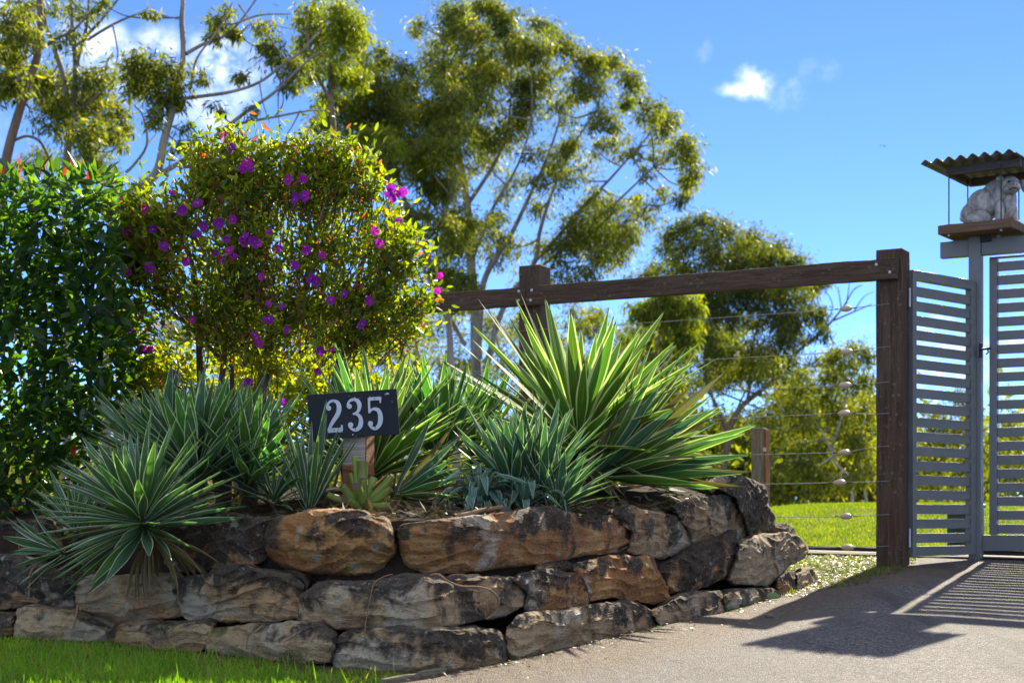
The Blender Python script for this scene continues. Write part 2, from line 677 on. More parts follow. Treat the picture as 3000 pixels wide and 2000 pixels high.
def mat_plain(name, color, rough=.6, spec=.3, scale=30, amt=.4):
    m, t, out = new_mat(name)
    co = obj_coords(t)
    n = t.noise(co, scale, 4, .65)
    col = t.mix(t.step(n, .35, .7, 0, amt), color, tuple(c * .5 for c in color))
    principled(t, out, col, rough, t.bump(n, .2, .003), spec=spec)
    return m


M = {}
M['stone'] = mat_stone()
M['asphalt'] = mat_asphalt()
M['ground'] = mat_ground()
M['soil'] = mat_soil()
M['fence'] = mat_timber('dark_timber', (.044, .026, .017), (.098, .064, .043), lichen=.42, redness=.3)
M['old_post'] = mat_timber('grey_timber', (.10, .085, .055), (.21, .185, .12), red=(.2, .07, .03), lichen=.3, redness=.3)
M['signpost'] = mat_signpost()
M['gate'] = mat_paint('grey_gate_paint', (.122, .128, .128), .45)
M['gatedark'] = mat_paint('dark_green_paint', (.012, .035, .028), .4)
M['board'] = mat_paint('charcoal_board_paint', (.010, .014, .019), .7, vary=.02, spec=.25)
M['numeral'] = mat_paint('pale_grey_metal', (.40, .44, .50), .45, vary=.03, metal=0.0)
M['roof'] = mat_iron('weathered_zinc', (.15, .15, .15), (.20, .185, .165), .55, .35)
M['platform'] = mat_timber('rusty_plank', (.095, .055, .034), (.17, .105, .066), lichen=.3, redness=.4)
M['batten'] = mat_timber('grey_batten', (.055, .05, .048), (.10, .09, .085), lichen=.1, redness=.1)
M['black'] = mat_plain('black_metal', (.02, .02, .022), .5)
M['steel'] = mat_plain('bright_steel', (.5, .52, .55), .35, .5)
M['wire'] = mat_plain('fence_wire', (.22, .22, .22), .5)
M['insulator'] = mat_plain('cream_ceramic', (.46, .35, .25), .35, .5, 20, .15)
M['concrete'] = mat_plain('pale_concrete', (.33, .29, .25), .9, .2, 25, .4)
M['twine'] = mat_plain('brown_twine', (.22, .11, .05), .9, .1)
M['root'] = mat_plain('dry_root', (.24, .15, .08), .85, .2)
M['deadleaf'] = mat_plain('dead_leaf', (.055, .035, .022), .85, .2)
M['straw'] = mat_leaf('dry_litter', [(0, (.07, .055, .022)), (1, (.19, .15, .06))], (1, .9, .6), .3)
M['pig'] = None

# ------------------------------------------------------------------ terrain
GY = [-400, -60, -12, 0, 11.0, 12.5, 16.5, 22, 34, 60, 120, 400, 1500]
GZ = [-6, -2.4, -.5, 0, .583, .64, CZ + .05, CZ + .10, CZ + .05, CZ - .3, CZ - .8, CZ - 2.5, CZ - 6]


def smooth01(v, a, b):
    k = np.clip((np.asarray(v, dtype=float) - a) / (b - a), 0, 1)
    return k * k * (3 - 2 * k)


def gz(x, y):
    z = np.interp(y, GY, GZ)
    return z + smooth01(y, 13.5, 17) * .09 * smooth01(x, 2.6, 3.9)


def ground_Y(py):
    return .8586 / ((py - HZ) / F + .053)


WB = [(-700, 1856), (-200, 1862), (0, 1868), (320, 1885), (600, 1915), (980, 1962), (1290, 1974), (1480, 1942), (1920, 1838), (2120, 1795), (2300, 1745), (2400, 1706), (2600, 1672)]


def wallY(px):
    return float(ground_Y(np.interp(px, [a for a, b in WB], [b for a, b in WB])))


WL = [(((px - 1500) / F) * float(ground_Y(py)), float(ground_Y(py))) for px, py in WB]     # foot of the wall in plan


def wall_dist(x, y):
    """plan distance to the foot of the wall (arrays)"""
    x = np.asarray(x, float)
    y = np.asarray(y, float)
    best = np.full(x.shape, 1e9)
    for (x0, y0), (x1, y1) in zip(WL[:-1], WL[1:]):
        dx, dy = x1 - x0, y1 - y0
        t = np.clip(((x - x0) * dx + (y - y0) * dy) / (dx * dx + dy * dy), 0, 1)
        best = np.minimum(best, np.hypot(x - x0 - t * dx, y - y0 - t * dy))
    return best


def grid_mesh(name, xs, ys, zf):
    X, Y = np.meshgrid(xs, ys)
    Z = zf(X, Y)
    v = np.stack([X.ravel(), Y.ravel(), Z.ravel()], 1)
    nx, ny = len(xs), len(ys)
    i = np.arange(nx - 1)
    j = np.arange(ny - 1)
    I, J = np.meshgrid(i, j)
    a = (J * nx + I).ravel()
    return np_mesh(name, v, np.stack([a, a + 1, a + nx + 1, a + nx], 1)), X.ravel(), Y.ravel()


xs = np.unique(np.concatenate([np.linspace(-1500, -60, 10), np.linspace(-60, -6, 14), np.arange(-6, 9.01, .25), np.linspace(9, 60, 14), np.linspace(60, 1500, 10)]))
ys = np.unique(np.concatenate([np.linspace(-400, -12, 10), np.linspace(-12, 4, 9), np.arange(4, 18.01, .25), np.linspace(18, 60, 24), np.linspace(60, 1500, 12)]))
me, gx, gy = grid_mesh('ground', xs, ys, gz)
d = wall_dist(gx, gy)
add_attr(me, 'dirt', np.clip(.75 - d / .35, 0, 1))
ground = link('ground', me, None, [M['ground']], True)
ground['kind'] = 'structure'

# driveway sheet: outline of the left edge in plan
ED = [(1166, 2000), (1295, 1974), (1450, 1948), (1700, 1893), (1920, 1840), (2130, 1794), (2290, 1752), (2345, 1732), (2440, 1722), (2530, 1698), (2600, 1676), (2670, 1650), (2700, 1636)]
EL = [(((px - 1500) / F) * float(ground_Y(py)), float(ground_Y(py))) for px, py in ED]
EL = [(-1.6, -14.0), (-1.1, 0.0), (-.62, 4.0), (-.43, 5.2)] + EL + [(3.1, 11.45), (3.1, 11.9)]
ey = [p[1] for p in EL]
ex = [p[0] for p in EL]
for i in range(1, len(ey)):
    ey[i] = max(ey[i], ey[i - 1] + .001)
rows = np.unique(np.concatenate([np.linspace(-14, 4, 12), np.arange(4, 11.9, .05)]))
cols = np.concatenate([np.linspace(0, 1, 40) ** 1.6])
V = []
for y in rows:
    x0 = np.interp(y, ey, ex) + .02 * math.sin(y * 7.3) + .012 * math.sin(y * 23.1)
    for c in cols:
        x = x0 + (11 - x0) * c
        V.append((x, y, float(gz(x, y)) + .006 + .006 * mn.noise(Vector((x * 2.2, y * 2.2, 0)))))
nx = len(cols)
Fq = [(j * nx + i, j * nx + i + 1, (j + 1) * nx + i + 1, (j + 1) * nx + i) for j in range(len(rows) - 1) for i in range(nx - 1)]
me = np_mesh('driveway', np.array(V), np.array(Fq))
V = np.array(V)
dd = wall_dist(V[:, 0], V[:, 1])
edge_d = V[:, 0] - np.interp(V[:, 1], ey, ex)
dirt = np.clip(1.2 - dd / .62, 0, 1)
dirt = np.maximum(dirt, np.clip(.62 - edge_d / .35, 0, 1))
add_attr(me, 'dirt', dirt)
drive = link('driveway', me, None, [M['asphalt']], True)
drive['kind'] = 'structure'

# ------------------------------------------------------------------ stones of the retaining wall
wall = thing('stone_wall', 'dry stacked sandstone boulder retaining wall along the drive and lawn', 'stone wall', (0, 6.4, .34))


def make_stone(outline, back, thick, bulge, seed, warm=.4, stain=.5, pale=0.0, moss=0.0, depth=None, tilt=0.0):
    rr = random.Random(seed)
    n = len(outline)
    N = 168
    sm = catmull([Vector((x, y, 0)) for x, y in outline], 10, True)
    lin = []
    for i_ in range(n):
        a_, b_ = Vector((*outline[i_], 0)), Vector((*outline[(i_ + 1) % n], 0))
        lin += [a_.lerp(b_, k_ / 10) for k_ in range(10)]
    sm = [p_.lerp(q_, .8) for p_, q_ in zip(sm, lin)]
    # resample evenly
    L = [0.0]
    for i in range(len(sm)):
        L.append(L[-1] + (sm[(i + 1) % len(sm)] - sm[i]).length)
    per = L[-1]
    pts = []
    k = 0
    for i in range(N):
        s = per * i / N
        while L[k + 1] < s:
            k += 1
        f = (s - L[k]) / max(1e-6, L[k + 1] - L[k])
        pts.append(sm[k].lerp(sm[(k + 1) % len(sm)], f))
    c = sum(pts, Vector()) / N
    # fray the silhouette
    so = seed * 7.31
    for i, p in enumerate(pts):
        dirp = (p - c).normalized()
        q = p * .022 + Vector((so, 0, 0))
        p += dirp * (4.6 * mn.noise(q) + 3.4 * mn.noise(q * 2.7) + 2.4 * mn.noise(q * 6.5) + 1.2 * mn.noise(q * 14))
    ys_ = [p.y for p in pts]
    xs_ = [p.x for p in pts]
    hx, hy = (max(xs_) - min(xs_)) / 2, (max(ys_) - min(ys_)) / 2
    Yc = (depth if depth else wallY(c.x)) + back
    hm = hy / F * Yc
    planes = []
    for _ in range(8):
        an = rr.uniform(0, 2 * math.pi)
        planes.append((math.cos(an), math.sin(an), rr.uniform(.10, .66), rr.uniform(.30, 1.05)))
    planes.append((0, -1, rr.uniform(.25, .55), rr.uniform(.55, .9)))   # weathered top bevel
    T = [0.02, .10, .18, .26, .33, .40, .47, .53, .59, .65, .70, .75, .80, .84, .88, .91, .94, .965, .985, 1.0]
    V, W = [], []

    def yy(px):
        return (wallY(px) if depth is None else depth + tilt * (px - c.x) / F * depth) + back

    def detail(co):
        q = co * 3.0 + Vector((so, so * .3, 0))
        a = mn.noise(q) * .022 + mn.noise(q * 2.3) * .016
        rid = 1 - abs(mn.noise(q * 3.7))
        a += (rid - .6) * .010
        lay = mn.noise(Vector((q.x * 1.1, q.y * 1.1, co.z * 34 + seed)))
        a += lay * .006
        # broken ledges along the bedding
        st_ = co.z * 17 + mn.noise(q * 1.7) * 1.6 + seed
        a += (abs((st_ % 1.0) - .5) ** 3) * .17
        # fracture facets
        cell = mn.voronoi(q * 2.6)[0]
        a += (cell[1] - cell[0]) * .026 - .010
        cell = mn.voronoi(q * 6.5)[0]
        a += (cell[1] - cell[0]) * .016 - .006
        a += mn.noise(q * 9) * .009 + mn.noise(q * 21) * .005 + mn.noise(q * 47) * .0022
        return a

    amp = min(1.0, hm / .09)
    for t in T:
        for p in pts:
            q = c + (p - c) * t
            u, v = (q.x - c.x) / max(hx, 1), (q.y - c.y) / max(hy, 1)
            pl = 0.0
            for (nx_, ny_, of, sl) in planes:
                pl = max(pl, (u * nx_ + v * ny_ - of) * sl)
            e = bulge * .55 * (1 - math.sqrt(max(0, 1 - t ** 20)))
            dY = e + pl * hm * 1.1
            Y = yy(q.x) + dY
            w = P(q.x, q.y, Y)
            dv = detail(w) * amp
            w = w + Vector((0, -1, .15)) * dv * (1 if t < .97 else .6)
            V.append(w)
            W.append(max(0, min(1, .5 - v * .62 + (.35 if t > .9 and v < 0 else 0))))
    Yb = yy(c.x)
    cw = P(c.x, c.y, Yb)
    for fr, scl in ((.12, 1.012), (.3, 1.0), (.55, .97), (.8, .86), (.97, .62), (1.0, .2)):
        for i, p in enumerate(pts):
            w0 = P(p.x, p.y, yy(p.x) + bulge)
            cc_ = P(c.x, c.y, yy(c.x) + bulge)
            w = cc_ + (w0 - cc_) * scl + Vector((0, thick * fr, 0))
            n_ = mn.noise_vector(w * 4 + Vector((so, 0, 0))) * .022 + mn.noise_vector(w * 13 + Vector((so, 0, 0))) * .008
            w = w + n_ * amp
            v = (p.y - c.y) / max(hy, 1)
            V.append(w)
            W.append(1.0 if v < 0 else .25)
    rings = len(T) + 6
    Fc = []
    for r in range(rings - 1):
        for i in range(N):
            j = (i + 1) % N
            Fc.append((r * N + i, r * N + j, (r + 1) * N + j, (r + 1) * N + i))
    org = P(c.x, max(ys_), Yb + thick * .4)
    base = np.array([tuple(v - org) for v in V])
    me = np_mesh('stone', base, np.array(Fc))
    bm = bmesh.new()
    bm.from_mesh(me)
    bm.verts.ensure_lookup_table()
    bm.faces.new([bm.verts[i] for i in range(N)])
    bm.faces.new([bm.verts[(rings - 1) * N + i] for i in range(N)])
    bmesh.ops.recalc_face_normals(bm, faces=bm.faces[:])
    bm.to_mesh(me)
    bm.free()
    add_attr(me, 'weather', W)
    o = link('stone', me, wall, [M['stone']], True)
    me.set_sharp_from_angle(angle=R(24))
    o.matrix_basis = Matrix.Translation(org - Vector(wall.location))
    o['warm'], o['stain'], o['pale'], o['moss'] = float(warm), float(stain), float(pale), float(moss)
    return o


# outline in photo pixels, set back from the wall foot, thickness, edge rounding, look
STONES = [
    # bottom course
    ([(-90, 1800), (40, 1803), (40, 1858), (-20, 1872), (-90, 1872)], .02, .4, .05, dict(warm=.1, stain=.25, pale=.2, moss=.6)),
    ([(40, 1840), (49, 1791), (80, 1776), (150, 1784), (214, 1794), (240, 1815), (308, 1848), (319, 1888), (200, 1900), (42, 1885)], .02, .4, .05, dict(warm=.15, stain=.05, pale=.35, moss=.8)),
    ([(321, 1850), (348, 1830), (491, 1828), (594, 1824), (622, 1838), (604, 1900), (560, 1915), (450, 1912), (340, 1892), (324, 1872)], .02, .4, .05, dict(warm=.2, stain=.15, pale=.2, moss=.8)),
    ([(597, 1886), (622, 1842), (732, 1826), (860, 1824), (938, 1830), (975, 1860), (970, 1940), (850, 1946), (720, 1932), (612, 1910)], .01, .45, .05, dict(warm=.15, stain=.1, pale=.25, moss=.9)),
    ([(972, 1880), (1014, 1849), (1202, 1845), (1403, 1845), (1461, 1852), (1478, 1880), (1480, 1943), (1425, 1966), (1291, 1980), (1157, 1990), (988, 1972), (972, 1925)], .01, .45, .06, dict(warm=.15, stain=.42, pale=.0, moss=.6)),
    ([(1482, 1850), (1514, 1806), (1648, 1791), (1738, 1767), (1814, 1763), (1868, 1768), (1912, 1793), (1924, 1835), (1868, 1857), (1734, 1886), (1600, 1922), (1500, 1940), (1484, 1900)], .02, .4, .06, dict(warm=.18, stain=.22, pale=.15)),
    ([(1906, 1790), (1979, 1756), (2020, 1741), (2109, 1728), (2121, 1745), (2121, 1797), (2046, 1822), (1940, 1842), (1921, 1815)], .04, .35, .05, dict(warm=.2, stain=.3, pale=.2)),
    ([(2122, 1740), (2180, 1725), (2261, 1720), (2294, 1741), (2290, 1760), (2180, 1782), (2124, 1792)], .05, .35, .05, dict(warm=.1, stain=.3, pale=.0, moss=.9)),
    ([(2276, 1700), (2305, 1674), (2334, 1679), (2330, 1738), (2310, 1750), (2280, 1735)], .10, .3, .04, dict(warm=.25, stain=.35, moss=.5)),
    ([(2334, 1682), (2381, 1664), (2397, 1700), (2396, 1722), (2359, 1730), (2334, 1728)], .05, .3, .04, dict(warm=.3, stain=.15, pale=.25)),
    # middle course
    ([(-70, 1632), (67, 1628), (125, 1650), (214, 1690), (228, 1740), (224, 1790), (178, 1788), (89, 1768), (60, 1780), (-70, 1792)], .10, .45, .07, dict(warm=.2, stain=.45)),
    ([(212, 1711), (250, 1693), (371, 1684), (491, 1679), (518, 1705), (522, 1760), (534, 1804), (446, 1820), (339, 1834), (268, 1838), (237, 1820), (219, 1764)], .09, .45, .06, dict(warm=.25, stain=.0, pale=.45)),
    ([(498, 1717), (527, 1690), (607, 1680), (647, 1655), (683, 1650), (732, 1662), (848, 1675), (893, 1711), (888, 1751), (877, 1806), (804, 1820), (670, 1823), (563, 1824), (535, 1802), (509, 1748)], .07, .45, .07, dict(warm=.35, stain=.42, pale=.0)),
    ([(869, 1818), (880, 1746), (929, 1702), (1030, 1700), (1112, 1697), (1184, 1684), (1269, 1692), (1336, 1711), (1385, 1722), (1434, 1748), (1447, 1782), (1416, 1813), (1336, 1833), (1269, 1843), (1077, 1848), (947, 1844), (885, 1830)], .06, .5, .08, dict(warm=.2, stain=.40, pale=.05)),
    ([(1313, 1695), (1425, 1688), (1523, 1702), (1546, 1738), (1537, 1773), (1488, 1800), (1434, 1815), (1380, 1815), (1330, 1760)], .13, .4, .06, dict(warm=.25, stain=.25, pale=.2)),
    ([(1496, 1697), (1532, 1681), (1612, 1666), (1706, 1684), (1731, 1737), (1722, 1769), (1639, 1798), (1604, 1800), (1537, 1784), (1542, 1735)], .12, .4, .05, dict(warm=.75, stain=.45)),
    ([(1560, 1650), (1650, 1640), (1720, 1660), (1720, 1715), (1640, 1725), (1580, 1700)], .38, .3, .05, dict(warm=.6, stain=.45)),
    ([(1680, 1665), (1734, 1640), (1832, 1629), (1912, 1631), (1926, 1661), (1957, 1730), (1968, 1756), (1912, 1770), (1801, 1752), (1725, 1761), (1698, 1722)], .14, .45, .05, dict(warm=.9, stain=.22)),
    ([(1930, 1655), (2038, 1609), (2118, 1564), (2160, 1551), (2167, 1634), (2138, 1690), (2046, 1725), (1962, 1739), (1944, 1700)], .20, .45, .06, dict(warm=.8, stain=.62)),
    ([(2136, 1698), (2160, 1643), (2167, 1594), (2225, 1567), (2296, 1558), (2350, 1571), (2370, 1607), (2359, 1634), (2314, 1658), (2270, 1705), (2243, 1716), (2158, 1712)], .06, .5, .10, dict(warm=.15, stain=.12, pale=.4, moss=.5)),
    # top course
    ([(-120, 1527), (0, 1528), (45, 1523), (62, 1580), (45, 1624), (-120, 1632)], .30, .4, .06, dict(warm=.2, stain=.7)),
    ([(40, 1570), (80, 1523), (134, 1514), (184, 1550), (192, 1612), (134, 1635), (58, 1612)], .22, .4, .06, dict(warm=.35, stain=.45)),
    ([(183, 1577), (290, 1565), (340, 1598), (335, 1682), (230, 1694), (186, 1645)], .22, .4, .06, dict(warm=.2, stain=.6)),
    ([(478, 1645), (484, 1590), (536, 1568), (616, 1514), (661, 1494), (732, 1510), (778, 1516), (779, 1568), (783, 1641), (732, 1659), (603, 1681), (504, 1672)], .16, .5, .07, dict(warm=.9, stain=.62)),
    ([(774, 1550), (800, 1519), (907, 1492), (1050, 1492), (1130, 1523), (1155, 1554), (1159, 1612), (1123, 1672), (1050, 1688), (934, 1684), (845, 1668), (783, 1632), (770, 1586)], .14, .55, .09, dict(warm=1.0, stain=.30)),
    ([(1163, 1552), (1184, 1532), (1280, 1520), (1380, 1510), (1470, 1500), (1559, 1492), (1617, 1479), (1654, 1497), (1765, 1512), (1819, 1522), (1846, 1545), (1850, 1589), (1788, 1611), (1700, 1630), (1600, 1650), (1500, 1662), (1403, 1674), (1246, 1681), (1193, 1650), (1167, 1602)], .15, .55, .06, dict(warm=.8, stain=.26)),
    ([(1774, 1504), (1841, 1475), (1886, 1489), (1966, 1507), (2011, 1527), (2035, 1590), (2022, 1614), (1925, 1636), (1834, 1616), (1850, 1560)], .22, .45, .05, dict(warm=.45, stain=.30, pale=.3)),
    ([(1975, 1484), (2029, 1457), (2158, 1446), (2182, 1491), (2196, 1545), (2178, 1582), (2113, 1592), (2031, 1607), (2017, 1555), (1992, 1520)], .30, .5, .05, dict(warm=.15, stain=.34, pale=.1)),
    ([(2104, 1431), (2162, 1405), (2198, 1402), (2243, 1424), (2254, 1482), (2272, 1518), (2267, 1554), (2196, 1573), (2180, 1520), (2150, 1450)], .25, .5, .08, dict(warm=.1, stain=.75, moss=.4)),
    ([(2060, 1420), (2090, 1400), (2140, 1394), (2185, 1402), (2180, 1450), (2090, 1450)], .55, .4, .06, dict(warm=.15, stain=.1, pale=.4)),
    ([(2262, 1545), (2301, 1529), (2332, 1554), (2327, 1585), (2262, 1590)], .45, .35, .06, dict(warm=.25, stain=.5)),
]
for i, (ol, back, th, bu, look) in enumerate(STONES):
    back += 0 if i < 10 else (.13 if i < 20 else (.32 if i < 27 else .20))
    make_stone(ol, back, th, bu, i + 3, **look)

# ------------------------------------------------------------------ soil bed behind the wall
BEDF = .60


def bedf(px):
    return BEDF + .40 * float(smooth01(px, 1880, 2120))


BEDT = [(-700, 1535), (0, 1545), (200, 1560), (430, 1560), (620, 1530), (800, 1518), (1100, 1512), (1500, 1505), (1800, 1495), (2150, 1470), (2290, 1580)]


def bed_z(px, Y):
    top = np.interp(px, [a for a, b in BEDT], [b for a, b in BEDT])
    Y0 = wallY(px) + bedf(px)
    return CZ + (HZ - top) / F * Y0 - .02 + .10 * np.clip(Y - Y0, 0, 1.6)


V, Fq = [], []
pxs = np.arange(-700, 2291, 46)
for px in pxs:
    Y0 = wallY(px) + bedf(px)
    z0 = float(bed_z(px, Y0))
    rowsY = [Y0, Y0, Y0 + .02] + list(np.linspace(Y0 + .12, max(Y0 + .5, 10.2), 22)) + [max(Y0 + .5, 10.2) + .3]
    for k, Y in enumerate(rowsY):
        x = (px - 1500) / F * Y
        if k == 0:
            z = float(gz(x, Y)) - .05
        elif k == len(rowsY) - 1:
            z = float(gz(x, Y)) - .05
        else:
            z = float(bed_z(px, Y)) + (.035 * mn.noise(Vector((x * 4, Y * 4, 0))) if k > 2 else 0)
        if px > 2260:
            z = float(gz(x, Y)) - .05
        V.append((x, Y, z))
nr = 26
for i in range(len(pxs) - 1):
    for k in range(nr - 1):
        a = i * nr + k
        Fq.append((a, a + nr, a + nr + 1, a + 1))
me = np_mesh('garden_bed', np.array(V), np.array(Fq))
bed = link('garden_bed', me, None, [M['soil']], False)
bed['kind'] = 'structure'

# ------------------------------------------------------------------ timber fence with wires
FD = Vector((-.875, .484, 0)).normalized()      # along the fence, towards the far left
FB = Vector((.484, .875, 0)).normalized()       # away from the viewer
UP = Vector((0, 0, 1))
PF = Vector((2.332, 10.5, 0))                   # front left foot corner of the end post
fence = thing('timber_fence', 'dark weathered timber post and rail fence with wires and cream insulators', 'fence', (2.45, 10.45, float(gz(2.45, 10.45))))


def in_parent(o, parent):
    """keep world placement under an unrotated parent"""
    m = o.matrix_basis.copy()
    o.parent = parent
    o.matrix_basis = Matrix.Translation(-Vector(parent.location)) @ m
    return o


def fbox(name, c, dims, mat, parent, x=FD, y=FB, z=UP, **kw):
    return in_parent(slab(name, c, x, y, z, dims, mat, **kw), parent)


PW = .172
zt = CZ + 1.724
zb = float(gz(2.4, 10.5)) - .12
c = PF - FD * PW / 2 + FB * PW / 2
fbox('post', (c.x, c.y, (zt + zb) / 2), (zt - zb, PW, PW), M['fence'], fence, x=UP, y=FB, z=-FD, bevel=.008, cuts=14, jitter=.006, seed=2)
PM = PF + FD * 2.61
c2 = PM - FD * PW / 2 + FB * PW / 2
zt2 = CZ + 1.816
zb2 = float(gz(c2.x, c2.y)) - .1
fbox('post', (c2.x, c2.y, (zt2 + zb2) / 2), (zt2 - zb2, PW, PW), M['fence'], fence, x=UP, y=FB, z=-FD, bevel=.008, cuts=14, jitter=.006, seed=5)
PL = PF + FD * 5.2
c3 = PL - FD * PW / 2 + FB * PW / 2
fbox('post', (c3.x, c3.y, (zt2 + zb2) / 2), (zt2 - zb2, PW, PW), M['fence'], fence, x=UP, y=FB, z=-FD, bevel=.008, cuts=14, jitter=.006, seed=8)
# two rails butt on the middle post
RT, RB = CZ + 1.656, CZ + 1.522
rz = (RT + RB) / 2
s0, s1, s2 = -.15, 2.61 - .085, 5.4
for a, b, sd in ((s0, s1 - .002, 1), (s1 + .002, s2, 4)):
    cc_ = PF + FD * (a + b) / 2 - FB * .026
    fbox('rail', (cc_.x, cc_.y, rz), (b - a, .05, RT - RB), M['fence'], fence, bevel=.005, cuts=30, jitter=.006, seed=sd)


def bolt(pos, r=.011):
    bm = bmesh.new()
    bmesh.ops.create_uvsphere(bm, u_segments=8, v_segments=6, radius=r)
    me = bpy.data.meshes.new('bolt')
    bm.to_mesh(me)
    bm.free()
    o = link('bolt', me, None, [M['steel']], True)
    o.matrix_basis = Matrix.Translation(pos)
    return in_parent(o, fence)


for s, z in ((-.018, RT - .035), (-.105, RT - .09), (2.61 - .03, RT - .03), (2.61 - .028, RT - .095), (2.61 - .135, RT - .03), (2.61 - .125, RT - .1)):
    p = PF + FD * s - FB * .052
    bolt(Vector((p.x, p.y, z)))
wires_y = [893, 1018, 1121, 1212, 1308, 1410, 1508, 1600]
ins_px = [(2480, 904), (2483, 1030), (2478, 1128), (2475, 1210), (2475, 1325), (2462, 1413), (2480, 1512), (2485, 1603)]
ins_bm = bmesh.new()
bmesh.ops.create_uvsphere(ins_bm, u_segments=16, v_segments=10, radius=1)
for v in ins_bm.verts:
    v.co = Vector((v.co.x * .043, v.co.y * .021, v.co.z * .020))
    if abs(v.co.x) < .02 and v.co.y < -.012 and abs(v.co.z) < .008:
        v.co.y += .007
ins_me = bpy.data.meshes.new('insulator')
ins_bm.to_mesh(ins_me)
ins_bm.free()
ins_me.materials.append(M['insulator'])
ins_me.polygons.foreach_set('use_smooth', [True] * len(ins_me.polygons))
for wy, (ix, iy) in zip(wires_y, ins_px):
    z = CZ + (HZ - wy) / F * 10.47
    # where the insulator hangs on the line
    s = ((ix - 1500) / F * PF.y - PF.x) / (FD.x - (ix - 1500) / F * FD.y)
    pi_ = PF + FD * s - FB * .012
    zi = CZ + (HZ - iy) / F * pi_.y
    a = PF - FD * .09 - FB * .012
    b = PF - FD * .003 - FB * .012
    e = PF + FD * 5.3 - FB * .012
    pts = [Vector((a.x, a.y, z + .004)), Vector((b.x, b.y, z)), Vector((pi_.x, pi_.y, zi))]
    for k in range(1, 9):
        f = k / 8
        q = pi_.lerp(Vector((e.x, e.y, pi_.z)), f)
        pts.append(Vector((q.x, q.y, zi + (z + .01 - zi) * f - .02 * math.sin(math.pi * f))))
    me = tubes_mesh('wire', [(pts, [.0024] * len(pts))], 5)
    me.materials.append(M['wire'])
    o = link('wire', me)
    in_parent(o, fence)
    o = inst('insulator', ins_me, frame_matrix(Vector((pi_.x, pi_.y, zi)), FD, FB, UP))
    in_parent(o, fence)
    # crimped end sleeves
    for sg in (-1, 1):
        q = pi_ + FD * .062 * sg
        me = tubes_mesh('sleeve', [([Vector((q.x, q.y, zi)) - FD * .012, Vector((q.x, q.y, zi)) + FD * .012], [.004, .004])], 6)
        me.materials.append(M['black'])
        in_parent(link('sleeve', me), fence)

# squat post standing out on the lawn behind the fence
YP = 14.0
pp = P(2224, 1415, YP)
ztop = CZ + (HZ - 1253) / F * YP
zbot = float(gz(pp.x, YP)) - .1
op = thing('fence_post', 'short grey timber post with reddish right side standing behind the black boulder', 'post', (pp.x, YP, zbot))
fbox('shaft', (pp.x, YP, (ztop + zbot) / 2), (ztop - zbot, .115, .105), M['old_post'], op, x=UP, y=FB, z=-FD, bevel=.006, cuts=10, jitter=.004, seed=11)
fbox('side_batten', (pp.x + .062, YP - .01, (ztop + zbot) / 2 - .004), (ztop - zbot - .02, .09, .028), M['signpost'], op, x=UP, y=FB, z=-FD, bevel=.003)
wp = P(2240, 1316, YP - .075)
fbox('plate', wp, (.03, .004, .035), M['insulator'], op, x=Vector((1, 0, 0)), y=Vector((0, 1, 0)), bevel=.001)

# ------------------------------------------------------------------ gates
gate_z = float(gz(3.1, 11.07))
PC = Vector((3.135, 11.07, 0))                    # foot of the square pillar
pil = thing('gate_pillar', 'square grey steel gate pillar carrying the crossbeam and the pig shelter', 'gate post', (PC.x, PC.y, gate_z))
ptop = CZ + 1.843 * 1.033
pw = .082
fbox('pillar', (PC.x, PC.y, (ptop + gate_z - .02) / 2), (ptop - gate_z + .02, pw, pw), M['gate'], pil, x=UP, y=FB, z=-FD, bevel=.004)
bt, bb = CZ + 1.885, CZ + 1.775
for a, b in ((pw / 2 + .001, .235), (-3.4, -pw / 2 - .001)):
    cc_ = PC + FD * (a + b) / 2
    fbox('crossbeam', (cc_.x, cc_.y, (bt + bb) / 2), (b - a, .062, bt - bb), M['gate'], pil, bevel=.004)
br = PC - FD * .075 - FB * .045
fbox('bracket', (br.x, br.y, bt + .02), (.07, .03, .09), M['black'], pil, bevel=.004)
bc = PC - FD * .12
for dx in (-.03, .03):
    q = bc + FD * dx
    fbox('bracket_bolt', (q.x, q.y, bt + .03), (.02, .02, .06), M['steel'], pil, bevel=.003)

# sliding gate: hangs just behind the pillar, runs parallel to the fence
GO = PC + FB * .085
sl = thing('sliding_gate', 'wide grey slatted sliding gate leaf hung under the crossbeam right of the pillar', 'gate', (GO.x, GO.y, gate_z))
gs0, gs1 = -.075, -3.3
gzb, gzt = CZ - .215, CZ + 1.76
st = .052


def gbar(name, sa, sb, za, zbb, dep, par, org, dr=FD, bk=FB, bevel=.003, yoff=0.0):
    cc = org + dr * (sa + sb) / 2 + bk * yoff
    return fbox(name, (cc.x, cc.y, (za + zbb) / 2), (abs(sb - sa), dep, abs(zbb - za)), M['gate'], par, x=dr, y=bk, bevel=bevel)


